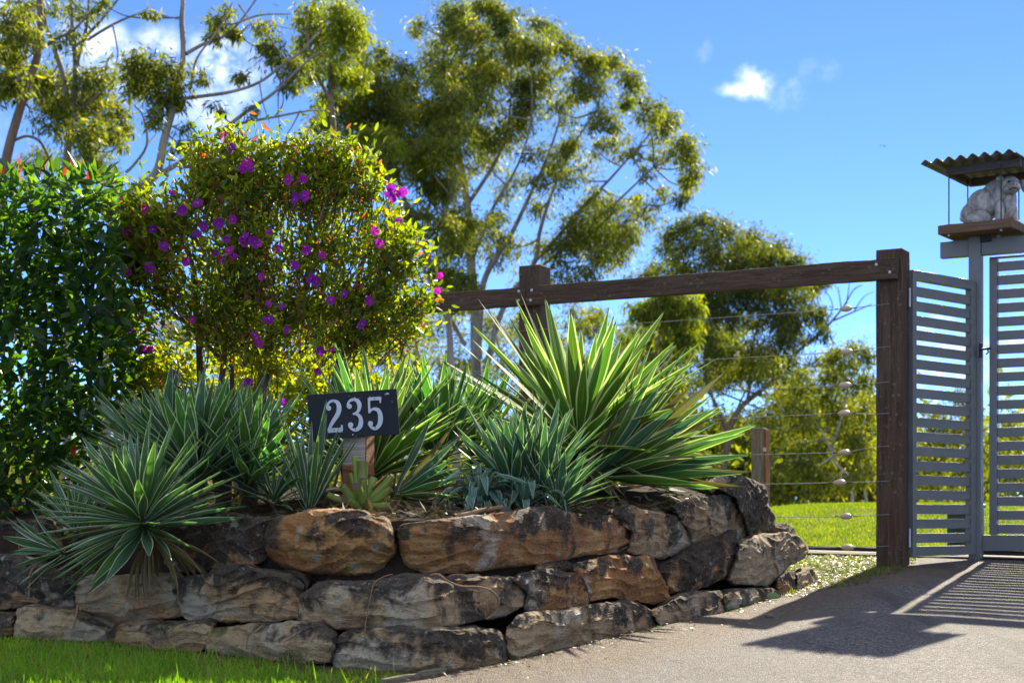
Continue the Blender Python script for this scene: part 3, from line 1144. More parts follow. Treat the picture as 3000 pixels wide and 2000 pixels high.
fbox('stile', (GO + FD * (gs0 - st / 2)).to_tuple()[:2] + ((gzb + gzt + .11) / 2,), (gzt - gzb - .11, .06, st), M['gate'], sl, x=UP, y=FB, z=-FD, bevel=.004)
fbox('stile', (GO + FD * (gs1 + st / 2)).to_tuple()[:2] + ((gzb + gzt + .11) / 2,), (gzt - gzb - .11, .06, st), M['gate'], sl, x=UP, y=FB, z=-FD, bevel=.004)
gbar('bottom_rail', gs0 + .05, gs1, gzb, gzb + .108, .06, sl, GO)
gbar('top_rail', gs0, gs1, gzt + .001, gzt + .012, .05, sl, GO)
slat_a, slat_b = gs0 - st - .0005, gs1 + st + .0005
slat_me = box_mesh('slat', abs(slat_b - slat_a), .026, .063, bevel=.003)
slat_me.materials.append(M['gate'])
z = gzb + .118
k = 0
while z < gzt - .04:
    cc_ = GO + FD * (slat_a + slat_b) / 2 - FB * .004
    in_parent(inst('slat', slat_me, frame_matrix(Vector((cc_.x, cc_.y, z + .0315)), FD, FB, UP)), sl)
    z += .0932
    k += 1
ms = GO + FD * -1.75
fbox('middle_stile', (ms.x + FB.x * .022, ms.y + FB.y * .022, (gzb + .108 + gzt) / 2), (gzt - gzb - .11, .016, .05), M['gate'], sl, x=UP, y=FB, z=-FD, bevel=.002)

# small hinged leaf between the fence post and the pillar
LA = PF - FD * PW + FB * .13
LA = Vector((LA.x + .012, LA.y, 0))
LEND = PC - Vector((.03, .035, 0))
LD = (Vector((LEND.x, LEND.y, 0)) - LA)
LL = LD.length
LD.normalize()
LN = Vector((-LD.y, LD.x, 0))                     # away from the viewer
leaf = thing('side_gate', 'narrow grey slatted gate leaf hinged on the timber post, turned edge on', 'gate', (LA.x, LA.y, float(gz(LA.x, LA.y))))
lzb, lzt = CZ - .238, CZ + 1.60
ls = .042
for s, w in ((ls / 2, ls), (LL - .055 / 2, .055)):
    q = LA + LD * s
    fbox('stile', (q.x, q.y, (lzb + lzt) / 2), (lzt - lzb, .05, w), M['gate'], leaf, x=UP, y=LN, z=-LD, bevel=.003)
sa, sb = ls + .0005, LL - .0555
gbar('top_rail', sa, sb, lzt - .062, lzt, .048, leaf, LA, LD, LN)
gbar('bottom_rail', sa, sb, lzb, lzb + .062, .048, leaf, LA, LD, LN)
lsl = box_mesh('slat', sb - sa, .026, .062, bevel=.003)
lsl.materials.append(M['gate'])
n_sl = 18
pitch = (lzt - .062 - .012 - (lzb + .062 + .018)) / n_sl
for k in range(n_sl):
    z = lzb + .062 + .022 + pitch * (k + .0) + .031
    q = LA + LD * (sa + sb) / 2
    in_parent(inst('slat', lsl, frame_matrix(Vector((q.x, q.y, z)), LD, LN, UP)), leaf)
for z in (CZ + 1.42, CZ - .12):
    me = tubes_mesh('hinge', [([Vector((LA.x - .006, LA.y - .02, z - .06)), Vector((LA.x - .006, LA.y - .02, z + .06))], [.007, .007])], 8)
    me.materials.append(M['steel'])
    in_parent(link('hinge', me), leaf)
# latch
lt = P(2873, 1026, LEND.y - .06)
fbox('latch_plate', lt, (.028, .012, .10), M['black'], leaf, x=LD, y=LN, bevel=.003)
me = tubes_mesh('latch_bolt', [([lt + Vector((-.01, -.012, .005)), lt + Vector((.065, -.014, .012))], [.008, .008]), ([lt + Vector((.04, -.02, .012)), lt + Vector((.045, -.022, -.015)), lt + Vector((.03, -.02, -.03))], [.006, .006, .005])], 8)
me.materials.append(M['black'])
in_parent(link('latch_bolt', me), leaf)

# dark green motor cabinet behind the small leaf
mc = Vector((3.42, 12.35, 0))
mz = float(gz(mc.x, mc.y))
mot = thing('gate_motor', 'dark green gate motor cabinet standing behind the small slatted leaf', 'gate motor', (mc.x, mc.y, mz))
fbox('cabinet', (mc.x, mc.y, mz + .16), (.24, .20, .30), M['gatedark'], mot, bevel=.02)
fbox('lid', (mc.x, mc.y, mz + .325), (.26, .22, .028), M['gatedark'], mot, bevel=.01)
fbox('plinth', (mc.x - .02, mc.y, mz + .0), (.42, .30, .04), M['concrete'], mot, bevel=.008)

# concrete strip and steel track the gate runs on
trk = []
t0, t1 = GO - FD * 3.4, GO + FD * 6.5
tc_ = (t0 + t1) / 2
fbox_w = []
V, Fq = [], []
nseg = 40
for i in range(nseg + 1):
    q = t0.lerp(t1, i / nseg)
    for w in (-.13, .13):
        r_ = q + FB * w
        V.append((r_.x, r_.y, float(gz(r_.x, r_.y)) + .022))
for i in range(nseg):
    Fq.append((2 * i, 2 * i + 1, 2 * i + 3, 2 * i + 2))
me = np_mesh('track_strip', np.array(V), np.array(Fq))
strip = link('gate_track_path', me, None, [M['concrete']])
strip['kind'] = 'structure'
trail = thing('gate_track', 'low steel gate track on the pale concrete strip behind the fence', 'gate track', (GO.x, GO.y, gate_z))
rp = [t0.lerp(t1, i / 20) for i in range(21)]
rp = [Vector((q.x, q.y, float(gz(q.x, q.y)) + .045)) for q in rp]
me = tubes_mesh('track_rail', [(rp, [.016] * 21)], 6)
me.materials.append(M['black'])
in_parent(link('track_rail', me), trail)

# ------------------------------------------------------------------ shelter with the pig statue
KS = 1.033
E1 = Vector((.824, -.566, 0)).normalized()
E2 = Vector((.566, .824, 0)).normalized()
NL = Vector((2.832 * KS, 10.62 * KS, 0))
zp = CZ + 1.903 * KS                      # top of the platform
zr = CZ + 2.303 * KS                      # roof sheet
sh = thing('statue_shelter', 'open little shelter with corrugated roof on thin rods above the gate pillar', 'shelter', (NL.x, NL.y, zp - .062))
pc = NL + E1 * .185 + E2 * .20
for k, off in enumerate((-.158, 0, .158)):
    q = NL + E1 * .185 + E2 * (.20 + off)
    fbox('plank', (q.x, q.y, zp - .031), (.50, .154, .062), M['platform'], sh, x=E1, y=E2, bevel=.005, cuts=6, jitter=.003, seed=20 + k)
for a, b in ((0, 0), (.352, 0), (0, .375), (.352, .375)):
    q = NL + E1 * a + E2 * b
    me = tubes_mesh('rod', [([Vector((q.x, q.y, zp - .075)), Vector((q.x, q.y, zr - .045))], [.0045, .0045])], 6)
    me.materials.append(M['black'])
    in_parent(link('rod', me), sh)
    me = tubes_mesh('nut', [([Vector((q.x, q.y, zp - .074)), Vector((q.x, q.y, zp - .062))], [.009, .009])], 6)
    me.materials.append(M['steel'])
    in_parent(link('nut', me), sh)
# corrugated sheet, ridges run away from the viewer
RC = Vector((2.643 * KS, 10.6 * KS, 0))
RWd, RDp = .62 * KS, .81 * KS
nu, nv = 120, 8
V = []
for j in range(nv + 1):
    for i in range(nu + 1):
        a, b = i / nu, j / nv
        q = RC + E1 * (RWd * a) + E2 * (RDp * b)
        V.append((q.x, q.y, zr + .0135 * math.sin(2 * math.pi * a * 8.0 - .9) + .004 * math.sin(a * 3 + b * 2)))
Fq = [(j * (nu + 1) + i, j * (nu + 1) + i + 1, (j + 1) * (nu + 1) + i + 1, (j + 1) * (nu + 1) + i) for j in range(nv) for i in range(nu)]
V = np.array(V)
V2 = V.copy()
V2[:, 2] += .0022
nvt = len(V)
F2 = [tuple(x + nvt for x in q[::-1]) for q in Fq]
rim = []
for i in range(nu):
    rim.append((i + 1, i, i + nvt, i + 1 + nvt))
    o_ = nv * (nu + 1)
    rim.append((o_ + i, o_ + i + 1, o_ + i + 1 + nvt, o_ + i + nvt))
for j in range(nv):
    a, b = j * (nu + 1), (j + 1) * (nu + 1)
    rim.append((a, b, b + nvt, a + nvt))
    rim.append((b + nu, a + nu, a + nu + nvt, b + nu + nvt))
me = np_mesh('roof_sheet', np.concatenate([V, V2]), np.array(Fq + F2 + rim))
me.materials.append(M['roof'])
me.polygons.foreach_set('use_smooth', [True] * (2 * len(Fq)) + [False] * len(rim))
in_parent(link('roof_sheet', me), sh)
bz_ = zr - .043
for b in (.17, .62):
    q = RC + E1 * (RWd * .5 + .05) + E2 * b
    fbox('roof_batten', (q.x, q.y, bz_), (.50, .04, .056), M['batten'], sh, x=E1, y=E2, bevel=.003)
for a in (.125, RWd - .03):
    q = RC + E1 * a + E2 * .395
    fbox('roof_batten', (q.x, q.y, bz_ - .002), (.404, .04, .052), M['batten'], sh, x=E2, y=-E1, bevel=.003)


def mat_pig():
    m, t, out = new_mat('painted_concrete_pig')
    co = obj_coords(t, False)
    n = t.noise(t.mapping(co, (10, 10, 5)), 2.0, 6, .65, .5)
    n2 = t.noise(co, 60, 4, .65)
    col = t.ramp(n, [(.28, (.11, .10, .095)), (.45, (.30, .285, .27)), (.6, (.50, .48, .45)), (.8, (.36, .32, .28))])
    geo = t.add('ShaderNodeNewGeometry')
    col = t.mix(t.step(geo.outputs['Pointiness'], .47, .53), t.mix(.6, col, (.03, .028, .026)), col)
    principled(t, out, col, .6, t.bump(t.math('ADD', n, n2), .5, .004), spec=.35)
    return m


M['pig'] = mat_pig()
YPG = 11.03
mpp = YPG / F


pig_root = thing('pig_statue', 'grey mottled concrete pig statue sitting on the shelter platform', 'statue', (P(2905, 661, YPG).x, YPG, zp))
def PP(px, py, dy=0.0):
    return P(px, py, YPG + dy) - Vector(pig_root.location)


bm = bmesh.new()


def ell(px, py, dy, rx, ry, rz, tilt=0.0, ytilt=0.0, seg=20):
    mat = Matrix.Translation(PP(px, py, dy)) @ Matrix.Rotation(R(tilt), 4, 'Y') @ Matrix.Rotation(R(ytilt), 4, 'Z') @ Matrix.Diagonal((rx * mpp, ry, rz * mpp, 1))
    bmesh.ops.create_uvsphere(bm, u_segments=seg, v_segments=14, radius=1, matrix=mat)


ell(2853, 628, .02, 39, .105, 36)                       # rump
ell(2880, 604, .01, 48, .11, 52, 25)                    # belly
ell(2916, 578, .0, 42, .10, 54, 18)                     # chest
ell(2940, 560, -.02, 34, .085, 40, 20)                  # shoulders
ell(2950, 590, -.03, 28, .07, 52)                       # breast
ell(2958, 543, -.06, 29, .075, 27)                      # head
ell(2968, 549, -.12, 22, .05, 18)                       # cheeks
ell(2972, 546, -.155, 16, .035, 12)                     # snout
ell(2974, 541, -.185, 11, .012, 8)                      # nose disc
ell(2958, 555, -.11, 18, .045, 12)                      # jowl
ell(2927, 541, -.045, 10, .03, 22, 18)                  # left ear
ell(3000, 546, -.03, 10, .03, 22, -18)                  # right ear
ell(2930, 524, -.06, 12, .03, 9, 10)                    # ear fold
ell(2868, 640, -.075, 36, .05, 24)                      # near haunch
ell(2868, 640, .10, 36, .05, 24)
ell(2893, 653, -.09, 22, .035, 8)                       # hind foot
ell(2893, 653, .11, 22, .035, 8)
ell(2928, 622, -.085, 14, .035, 36, 3)                  # forelegs
ell(2932, 651, -.095, 14, .036, 10)
ell(2967, 622, -.01, 14, .035, 38, -6)
ell(2976, 652, -.02, 15, .036, 9, 12)
ell(2818, 640, .02, 7, .02, 10)                         # tail
me = bpy.data.meshes.new('body')
bm.to_mesh(me)
bm.free()
body = link('body', me)
rm = body.modifiers.new('r', 'REMESH')
rm.mode = 'VOXEL'
rm.voxel_size = .0055
smm = body.modifiers.new('s', 'SMOOTH')
smm.factor = .6
smm.iterations = 4
dg = bpy.context.evaluated_depsgraph_get()
me2 = bpy.data.meshes.new_from_object(body.evaluated_get(dg))
body.modifiers.clear()
body.data = me2
me2.name = 'body'
me2.materials.append(M['pig'])
me2.polygons.foreach_set('use_smooth', [True] * len(me2.polygons))
body.parent = pig_root


def small_ball(name, p, r, mat, par, sc=(1, 1, 1)):
    b = bmesh.new()
    bmesh.ops.create_uvsphere(b, u_segments=10, v_segments=8, radius=r)
    for v in b.verts:
        v.co = Vector((v.co.x * sc[0], v.co.y * sc[1], v.co.z * sc[2]))
    m_ = bpy.data.meshes.new(name)
    b.to_mesh(m_)
    b.free()
    o = link(name, m_, par, [mat], True)
    o.matrix_basis = Matrix.Translation(p)
    return o


for px, py, dy in ((2956, 532, -.137), (2986, 535, -.115)):
    small_ball('eye', PP(px, py, dy), .0085, M['black'], pig_root, (1.2, .7, .8))
for px, py in ((2970, 540), (2979, 540)):
    small_ball('nostril', PP(px, py, -.197), .0048, M['black'], pig_root, (.8, .5, 1.2))
mp = [PP(2956, 556, -.153), PP(2963, 552, -.172), PP(2972, 551, -.188), PP(2981, 552, -.178), PP(2986, 557, -.160)]
me = tubes_mesh('mouth', [(catmull(mp, 4), [.0028] * 17)], 6)
me.materials.append(M['black'])
link('mouth', me, pig_root)

# ------------------------------------------------------------------ house number sign
YS = 7.22
u_ = YS / F / 2.613
BX = Vector((math.cos(R(3.9)), .03, math.sin(R(3.9)))).normalized()
BYv = Vector((-math.sin(R(3.9)), 0, math.cos(R(3.9))))
BN = BX.cross(BYv) * 1.0                 # towards the viewer is -Y
if BN.y > 0:
    BN = -BN
BC = P(1036, 1213.5, YS)
post_c = P(1044, 1380, YS)
sign = thing('number_sign', 'charcoal house number board reading 235 on a sawn timber post among agaves', 'house sign', (post_c.x, YS, float(bed_z(1044, YS)) - .02))
brd = slab('board', BC, BX, -BN, BYv, (262 * YS / F, .014, 133 * YS / F), M['board'], bevel=.002)
in_parent(brd, sign)
ang = R(16)
px_ = Vector((math.cos(ang), -math.sin(ang) * -1, 0))
SX = Vector((math.cos(ang), math.sin(ang), 0)) if False else Vector((math.cos(ang), -math.sin(ang), 0))
SY = Vector((math.sin(ang), math.cos(ang), 0))
zt_, zb_ = CZ + (HZ - 1200) / F * YS, float(bed_z(1044, YS)) - .15
wd = .112
pcx = P(1050, 1300, YS + .085)
zmid = CZ + (HZ - 1366) / F * YS
tilt_up = Vector((.02, 0, 1)).normalized()
m4 = frame_matrix(Vector((pcx.x, pcx.y, zmid)), tilt_up, SY, -(SX))
bm = bmesh.new()
bmesh.ops.create_cube(bm, size=1)
for v in bm.verts:
    v.co = Vector(((zt_ - zmid) if v.co.x > 0 else (zb_ - zmid), v.co.y * .11, v.co.z * .112))
bmesh.ops.bevel(bm, geom=bm.edges[:], offset=.004, segments=2, affect='EDGES')
me = bpy.data.meshes.new('post')
bm.to_mesh(me)
bm.free()
me.materials.append(M['signpost'])
in_parent(inst('post', me, m4), sign)


def ribbon(path, widths, zf, th=.0045):
    """variable width stroke as a closed raised strip; path in units (x right, y down) of the glyph box"""
    pts = [Vector((p[0], -p[1], 0)) for p in path]
    V, Fc = [], []
    n = len(pts)
    for i, p in enumerate(pts):
        t = (pts[min(i + 1, n - 1)] - pts[max(i - 1, 0)]).normalized()
        nn = Vector((-t.y, t.x, 0)) * widths[i] / 2
        for q, z in ((p + nn, zf), (p - nn, zf), (p - nn, zf - th), (p + nn, zf - th)):
            V.append(Vector((q.x * u_, q.y * u_, z)))
    for i in range(n - 1):
        a, b = i * 4, (i + 1) * 4
        for k in range(4):
            k2 = (k + 1) % 4
            Fc.append((a + k, a + k2, b + k2, b + k))
    Fc.append((0, 1, 2, 3))
    e = (n - 1) * 4
    Fc.append((e + 3, e + 2, e + 1, e))
    return V, Fc


def disc(x, y, r, zf, th=.0045, n=18):
    V = []
    for k in range(n):
        a = 2 * math.pi * k / n
        V.append(Vector(((x + r * math.cos(a)) * u_, (-y + r * math.sin(a)) * u_, zf)))
    for k in range(n):
        a = 2 * math.pi * k / n
        V.append(Vector(((x + r * math.cos(a)) * u_, (-y + r * math.sin(a)) * u_, zf - th)))
    Fc = [tuple(range(n))] + [(k, n + k, n + (k + 1) % n, (k + 1) % n) for k in range(n)]
    return V, Fc


def lerp_list(keys, n):
    xs_ = [k[0] for k in keys]
    ys_ = [k[1] for k in keys]
    return [float(np.interp(i / (n - 1), xs_, ys_)) for i in range(n)]


def stroke(ctrl, wkeys, zf):
    c_ = catmull([Vector((a, b, 0)) for a, b in ctrl], 7)
    return ribbon([(p.x, p.y) for p in c_], lerp_list(wkeys, len(c_)), zf)


def bar(x0, y0, x1, y1, w, zf):
    return ribbon([(x0, y0), (x1, y1)], [w, w], zf)


DIG = {
    '2': [stroke([(10, 62), (16, 34), (36, 13), (62, 10), (90, 22), (101, 55), (96, 92), (78, 126), (52, 160), (30, 192), (14, 226)], [(0, 20), (.15, 16), (.35, 24), (.5, 36), (.7, 34), (1, 22)], .0060),
          disc(22, 62, 19, .0066), bar(2, 233, 116, 233, 34, .0063), ribbon([(109, 240), (113, 196)], [20, 12], .0069)],
    '3': [stroke([(8, 58), (14, 30), (34, 12), (60, 10), (86, 22), (97, 55), (88, 92), (66, 112), (42, 117)], [(0, 20), (.15, 16), (.4, 26), (.58, 34), (.8, 22), (1, 13)], .0060),
          stroke([(42, 117), (72, 120), (96, 146), (100, 184), (86, 222), (58, 240), (30, 234), (10, 208)], [(0, 13), (.2, 24), (.5, 36), (.75, 24), (.9, 17), (1, 20)], .0063),
          disc(20, 58, 19, .0066), disc(20, 200, 20, .0066)],
    '5': [bar(22, 14, 112, 14, 26, .0060), ribbon([(110, 6), (106, 50)], [18, 10], .0069), bar(22, 6, 19, 122, 17, .0063),
          stroke([(17, 118), (36, 98), (62, 92), (90, 108), (101, 152), (92, 208), (62, 240), (32, 234), (12, 208)], [(0, 12), (.15, 18), (.35, 30), (.55, 38), (.8, 24), (1, 19)], .0066),
          disc(21, 202, 20, .0072)],
}
for ch, gx_, gy_ in (('2', 402, 450), ('3', 562, 440), ('5', 712, 428)):
    V, Fc = [], []
    for v, f in DIG[ch]:
        o_ = len(V)
        V += v
        Fc += [tuple(i + o_ for i in q) for q in f]
    bm = bmesh.new()
    bv = [bm.verts.new(v) for v in V]
    for f in Fc:
        try:
            bm.faces.new([bv[i] for i in f])
        except ValueError:
            pass
    bmesh.ops.recalc_face_normals(bm, faces=bm.faces[:])
    me = bpy.data.meshes.new('numeral')
    bm.to_mesh(me)
    bm.free()
    me.materials.append(M['numeral'])
    # photo position of the glyph's top left corner, turned into the board's own axes
    ox, oy = (gx_ - 617) * u_, (557 - gy_) * u_
    org = BC + Vector((1, 0, 0)) * ox + UP * oy + BN * .006
    num = in_parent(inst('numeral', me, frame_matrix(org, BX, BYv, BN)), sign)
    num['label'] = 'raised pale grey numeral %s' % ch
    for sx_, sy_ in {'2': ((60, 16), (52, 232)), '3': ((58, 18), (56, 234)), '5': ((66, 14), (56, 234))}[ch]:
        p = org + BX * sx_ * u_ - BYv * sy_ * u_ + BN * .0072
        o = small_ball('screw', Vector(p), .0026, M['black'], None)
        in_parent(o, sign)
rr = random.Random(4)
for k, (sx_, sy_, r_) in enumerate([(875, 398, 5), (884, 400, 4), (866, 402, 4), (857, 405, 2.2), (912, 462, 2), (627, 428, 2.6), (612, 712, 3.4), (583, 418, 1.6), (740, 420, 1.4), (665, 432, 1.4)]):
    p = BC + Vector((1, 0, 0)) * (sx_ - 617) * u_ + UP * (557 - sy_) * u_ + BN * .0075
    o = small_ball('white_spot', p, r_ * u_ * 1.5, M['numeral'], None, (1, .35, .8 + .5 * rr.random()))
    in_parent(o, sign)
# twine tied round the post
tw = []
for k in range(25):
    a = 2 * math.pi * k / 24
    q = Vector((pcx.x, pcx.y, 0)) + SX * .064 * (1 if math.cos(a) > 0 else -1) * min(1, abs(math.cos(a)) * 1.4) + SY * .064 * (1 if math.sin(a) > 0 else -1) * min(1, abs(math.sin(a)) * 1.4)
    tw.append(Vector((q.x, q.y, CZ + (HZ - 1378) / F * YS - .018 * math.cos(a))))
me = tubes_mesh('twine', [(tw, [.0028] * 25)], 6)
me.materials.append(M['twine'])
in_parent(link('twine', me), sign)

# ------------------------------------------------------------------ agaves
CREAM = (.50, .47, .22)
M['agave_big'] = mat_agave('agave_green_cream', (.065, .125, .022), (.12, .19, .035), (.60, .57, .34), .74, .40, glow=.95, gloss=.62)
M['agave_mid'] = mat_agave('agave_green', (.055, .13, .030), (.095, .19, .05), (.54, .57, .38), .82, .40, gloss=.56, glow=1.0)
M['agave_blue'] = mat_agave('agave_grey_green', (.045, .100, .050), (.090, .155, .085), (.56, .61, .46), .84, .28, gloss=.42)
M['agave_dark'] = mat_agave('agave_dark', (.030, .085, .036), (.060, .13, .060), (.45, .50, .38), .86, .25, gloss=.36)
M['agave_teal'] = mat_agave('agave_teal', (.055, .115, .085), (.10, .18, .13), (.34, .42, .33), .86, .22, gloss=.36)
M['agave_dry'] = mat_agave('agave_dry', (.10, .065, .03), (.20, .14, .06), (.26, .19, .09), .86, .25, spine=False)
M['agave_dry_stem'] = mat_plain('agave_stem', (.075, .052, .032), .9, .15, 18, .6)
M['stub'] = mat_agave('agave_cut_base', (.13, .185, .028), (.21, .26, .045), (.30, .30, .09), .95, .12, spine=False)
M['cut'] = mat_plain('cut_face', (.10, .06, .045), .8, .2, 60, .5)


def agave_leaf(name, width, bend, channel, seed, mat, twist=0.0, kink=None):
    """leaf of length 1 growing along +Z, bending towards +X; U across, V along"""
    rr = random.Random(seed)
    nL, nW = 14, 7
    V, UV = [], []
    pos = Vector((0, 0, 0))
    ang = 0.0
    wob = rr.uniform(-.03, .03)
    tw = rr.uniform(-.25, .25) + twist
    for i in range(nL + 1):
        t = i / nL
        if i:
            da = bend / nL * (0.4 + 1.2 * t)
            if kink and abs(t - kink[0]) < .08:
                da += kink[1] / 2.3
            ang += da
            pos = pos + Vector((math.sin(ang), wob * math.cos(t * 5), math.cos(ang))) / nL
        # narrow neck, widest beyond the middle, long taper
        w = (.62 - .2 * min(1, t / .12) + .62 * math.sin(min(1, t / .55) * math.pi / 2) ** 2 * min(1, t / .3)) if t < .55 else 1.04 * (1 - ((t - .55) / .45) ** 1.45)
        w = max(w, .02) * width
        ch = channel * (1 - t * .75)
        nx_ = Vector((math.cos(ang), 0, -math.sin(ang)))
        for k in range(nW):
            u = k / (nW - 1)
            a = (u - .5) * 2
            off = Vector((0, math.cos(tw * t), 0)) * (a * w / 2) + nx_ * (math.sin(tw * t) * a * w / 2)
            off += nx_ * (-(abs(a) ** 1.7) * ch * w * .9)
            V.append(pos + off)
            UV.append((u, t))
    Fq = []
    for i in range(nL):
        for k in range(nW - 1):
            a = i * nW + k
            Fq.append((a, a + 1, a + nW + 1, a + nW))
    me = np_mesh(name, np.array([tuple(v) for v in V]), np.array(Fq))
    uvl = me.uv_layers.new(name='UVMap')
    li = np.array(Fq).ravel()
    uvl.data.foreach_set('uv', np.array(UV, dtype=np.float32)[li].ravel())
    me.materials.append(mat)
    me.polygons.foreach_set('use_smooth', [True] * len(me.polygons))
    return me


_leafsets = {}


def leafset(mat, width, bend, channel, kink=False):
    key = (mat, width, bend, channel, kink)
    if key not in _leafsets:
        out = []
        for s in range(7):
            r_ = random.Random(s * 13 + int(width * 1000))
            out.append(agave_leaf('leaf', width * r_.uniform(.85, 1.12), bend * r_.uniform(-.3, 1.5), channel * r_.uniform(.6, 1.3), s, M[mat],
                                  kink=((r_.uniform(.4, .65), r_.uniform(1.1, 2.0)) if kink else None)))
        _leafsets[key] = out
    return _leafsets[key]


AG = 'variegated agaves growing in the raised bed'


def ground_limit(x, y):
    """height of bed or wall top under a point"""
    px = 1500 + x / y * F
    return float(bed_z(px, y)) if y > wallY(px) + bedf(px) else -9


def agave(label, px, py, Y, axis, n, L, th, mat='agave_mid', width=.095, bend=.12, channel=.35, seed=1, spread=None, kink=False, dry=0, mats=None, stem=.06, grp=AG):
    rr = random.Random(seed)
    Y += .34
    L = (L[0] * 1.045, L[1] * 1.045)
    C_ = P(px, py, Y)
    ax = Vector(axis).normalized()
    root = thing('agave', label, 'agave', C_, grp)
    e1 = ax.orthogonal().normalized()
    e2 = ax.cross(e1)
    made = 0
    gb_ = float(bed_z(px, Y)) - C_.z
    if gb_ < -.03 and Y > wallY(px) + bedf(px):
        sm_ = tubes_mesh('stem', [([Vector((0, 0, .03)), Vector((.008, .01, gb_ * .5)), Vector((0, .015, gb_ - .03))], [.045, .038, .042])], 9)
        link('stem', sm_, root, [M['agave_dry_stem']])
    for i in range(n):
        f = (i + .5) / n
        thv = R(th[0] + (th[1] - th[0]) * f ** .62 + rr.uniform(-4, 4))
        ph = i * 2.39996 + rr.uniform(-.2, .2)
        d = ax * math.cos(thv) + (e1 * math.cos(ph) + e2 * math.sin(ph)) * math.sin(thv)
        if spread and not spread(d):
            continue
        ln = rr.uniform(*L) * (1.0 if f > .12 else .72 + .25 * f / .12)
        out_ = (e1 * math.cos(ph) + e2 * math.sin(ph))
        # leaves sag outward and a little down
        outw = (out_ + Vector((0, 0, -.35 * math.sin(thv))))
        outw = (outw - d * outw.dot(d))
        if outw.length < .05:
            outw = e1 - d * e1.dot(d)
        outw.normalize()
        b0 = ax * stem * (1 - f) + out_ * .018
        tip = C_ + b0 + d * ln
        mid = C_ + b0 + d * ln * .55
        if Y > 7.21:
            hit = False
            for q_ in range(2, 11):
                w_ = C_ + b0 + d * ln * q_ / 10
                wx, wy_ = 1500 + w_.x / w_.y * F, HZ - (w_.z - CZ) / w_.y * F
                if w_.y < 7.36 and 880 < wx < 1195 and 1120 < wy_ < 1430:
                    hit = True
            if hit:
                continue
        if tip.z < ground_limit(tip.x, tip.y) - .06 or mid.z < ground_limit(mid.x, mid.y) - .04:
            continue
        mt = mat if not mats else rr.choice(mats)
        me = rr.choice(leafset(mt, width, bend, channel, kink))
        m4 = frame_matrix(b0, outw, d.cross(outw), d) @ Matrix.Diagonal((ln * rr.uniform(.9, 1.1), ln, ln, 1))
        inst('leaf', me, m4, root)
        made += 1
    # withered leaves hanging under the rosette
    for i in range(dry):
        ph = rr.uniform(0, 2 * math.pi)
        thv = R(rr.uniform(th[1] - 5, min(150, th[1] + 40)))
        d = ax * math.cos(thv) + (e1 * math.cos(ph) + e2 * math.sin(ph)) * math.sin(thv)
        d.z -= .25
        d.normalize()
        if spread and not spread(d):
            continue
        ln = rr.uniform(L[0] * .4, L[1] * .75)
        outw = Vector((d.x, d.y, -2))
        outw = (outw - d * outw.dot(d)).normalized()
        tip = C_ + d * ln
        if tip.z < ground_limit(tip.x, tip.y) - .03:
            continue
        me = rr.choice(leafset('agave_dry', width * .55, .9, 1.2))
        inst('dead_leaf', me, frame_matrix(-ax * .03, outw, d.cross(outw), d) @ Matrix.Scale(ln, 4), root)
    return root


agave('large cream edged agave fanning up in front of the middle fence post', 1690, 1335, 8.35, (.10, -.14, 1), 116, (.68, .87), (2, 102), 'agave_big', .098, .02, .26, 3, dry=10, stem=.10)
agave('sprawling agave with long striped leaves lying out to the right over the dark boulders', 1735, 1400, 8.1, (.90, .02, .26), 120, (.54, .82), (3, 60), 'agave_big', .064, .03, .5, 8, spread=lambda d: d.x > .25 and d.z > -.10, mats=['agave_big', 'agave_big', 'agave_mid', 'agave_mid', 'agave_dark', 'agave_dry'], dry=40)
agave('blue green agave leaning out over the left part of the stone wall', 428, 1552, 6.34, (-.42, -.22, .95), 130, (.34, .45), (2, 106), 'agave_blue', .104, .06, .32, 5, mats=['agave_blue', 'agave_blue', 'agave_mid'], dry=34, stem=.07)
agave('upright grey green agave directly behind the leaning one on the left', 572, 1420, 6.95, (-.10, -.12, 1), 104, (.40, .50), (2, 74), 'agave_blue', .105, .05, .32, 6, mats=['agave_blue', 'agave_blue', 'agave_mid'], dry=8)
agave('agave with broad upright leaves below the flowering shrub left of the sign', 725, 1425, 7.0, (.10, -.10, 1), 84, (.38, .48), (2, 72), 'agave_mid', .108, .05, .32, 7, mats=['agave_blue', 'agave_mid', 'agave_mid'], dry=8)
agave('agave half hidden behind the two upright ones under the shrub', 480, 1400, 7.3, (-.25, -.05, 1), 64, (.38, .50), (4, 70), 'agave_blue', .11, .06, .3, 9)
agave('tall narrow agave between the two upright grey green ones', 650, 1420, 7.25, (.0, -.04, 1), 60, (.42, .52), (2, 58), 'agave_blue', .095, .05, .3, 31, mats=['agave_blue', 'agave_mid'])
agave('narrow leaved agave standing just left of the sign post', 905, 1500, 6.72, (.02, -.05, 1), 24, (.30, .46), (2, 34), 'agave_mid', .066, .10, .35, 10, mats=['agave_dark', 'agave_mid', 'agave_blue'])
agave('bright green agave fanning out right behind the number board', 1085, 1400, 7.6, (.12, -.06, 1), 86, (.525, .66), (2, 76), 'agave_mid', .098, .05, .28, 12, mats=['agave_mid', 'agave_big', 'agave_big'], dry=10)
agave('green agave standing between the number board and the tall fan', 1285, 1360, 7.9, (.0, -.03, 1), 54, (.44, .55), (2, 46), 'agave_mid', .10, .05, .26, 13, mats=['agave_mid', 'agave_mid', 'agave_dark'])
agave('agave behind the gap left of the tall fan, thin tips against the gum trunk', 1395, 1345, 8.8, (.02, 0, 1), 46, (.42, .53), (2, 56), 'agave_mid', .095, .05, .28, 14)
agave('dark upright agave in front of the tall fan', 1505, 1455, 7.05, (-.02, -.12, 1), 46, (.32, .43), (2, 56), 'agave_dark', .105, .06, .36, 15, mats=['agave_dark', 'agave_dark', 'agave_blue'])
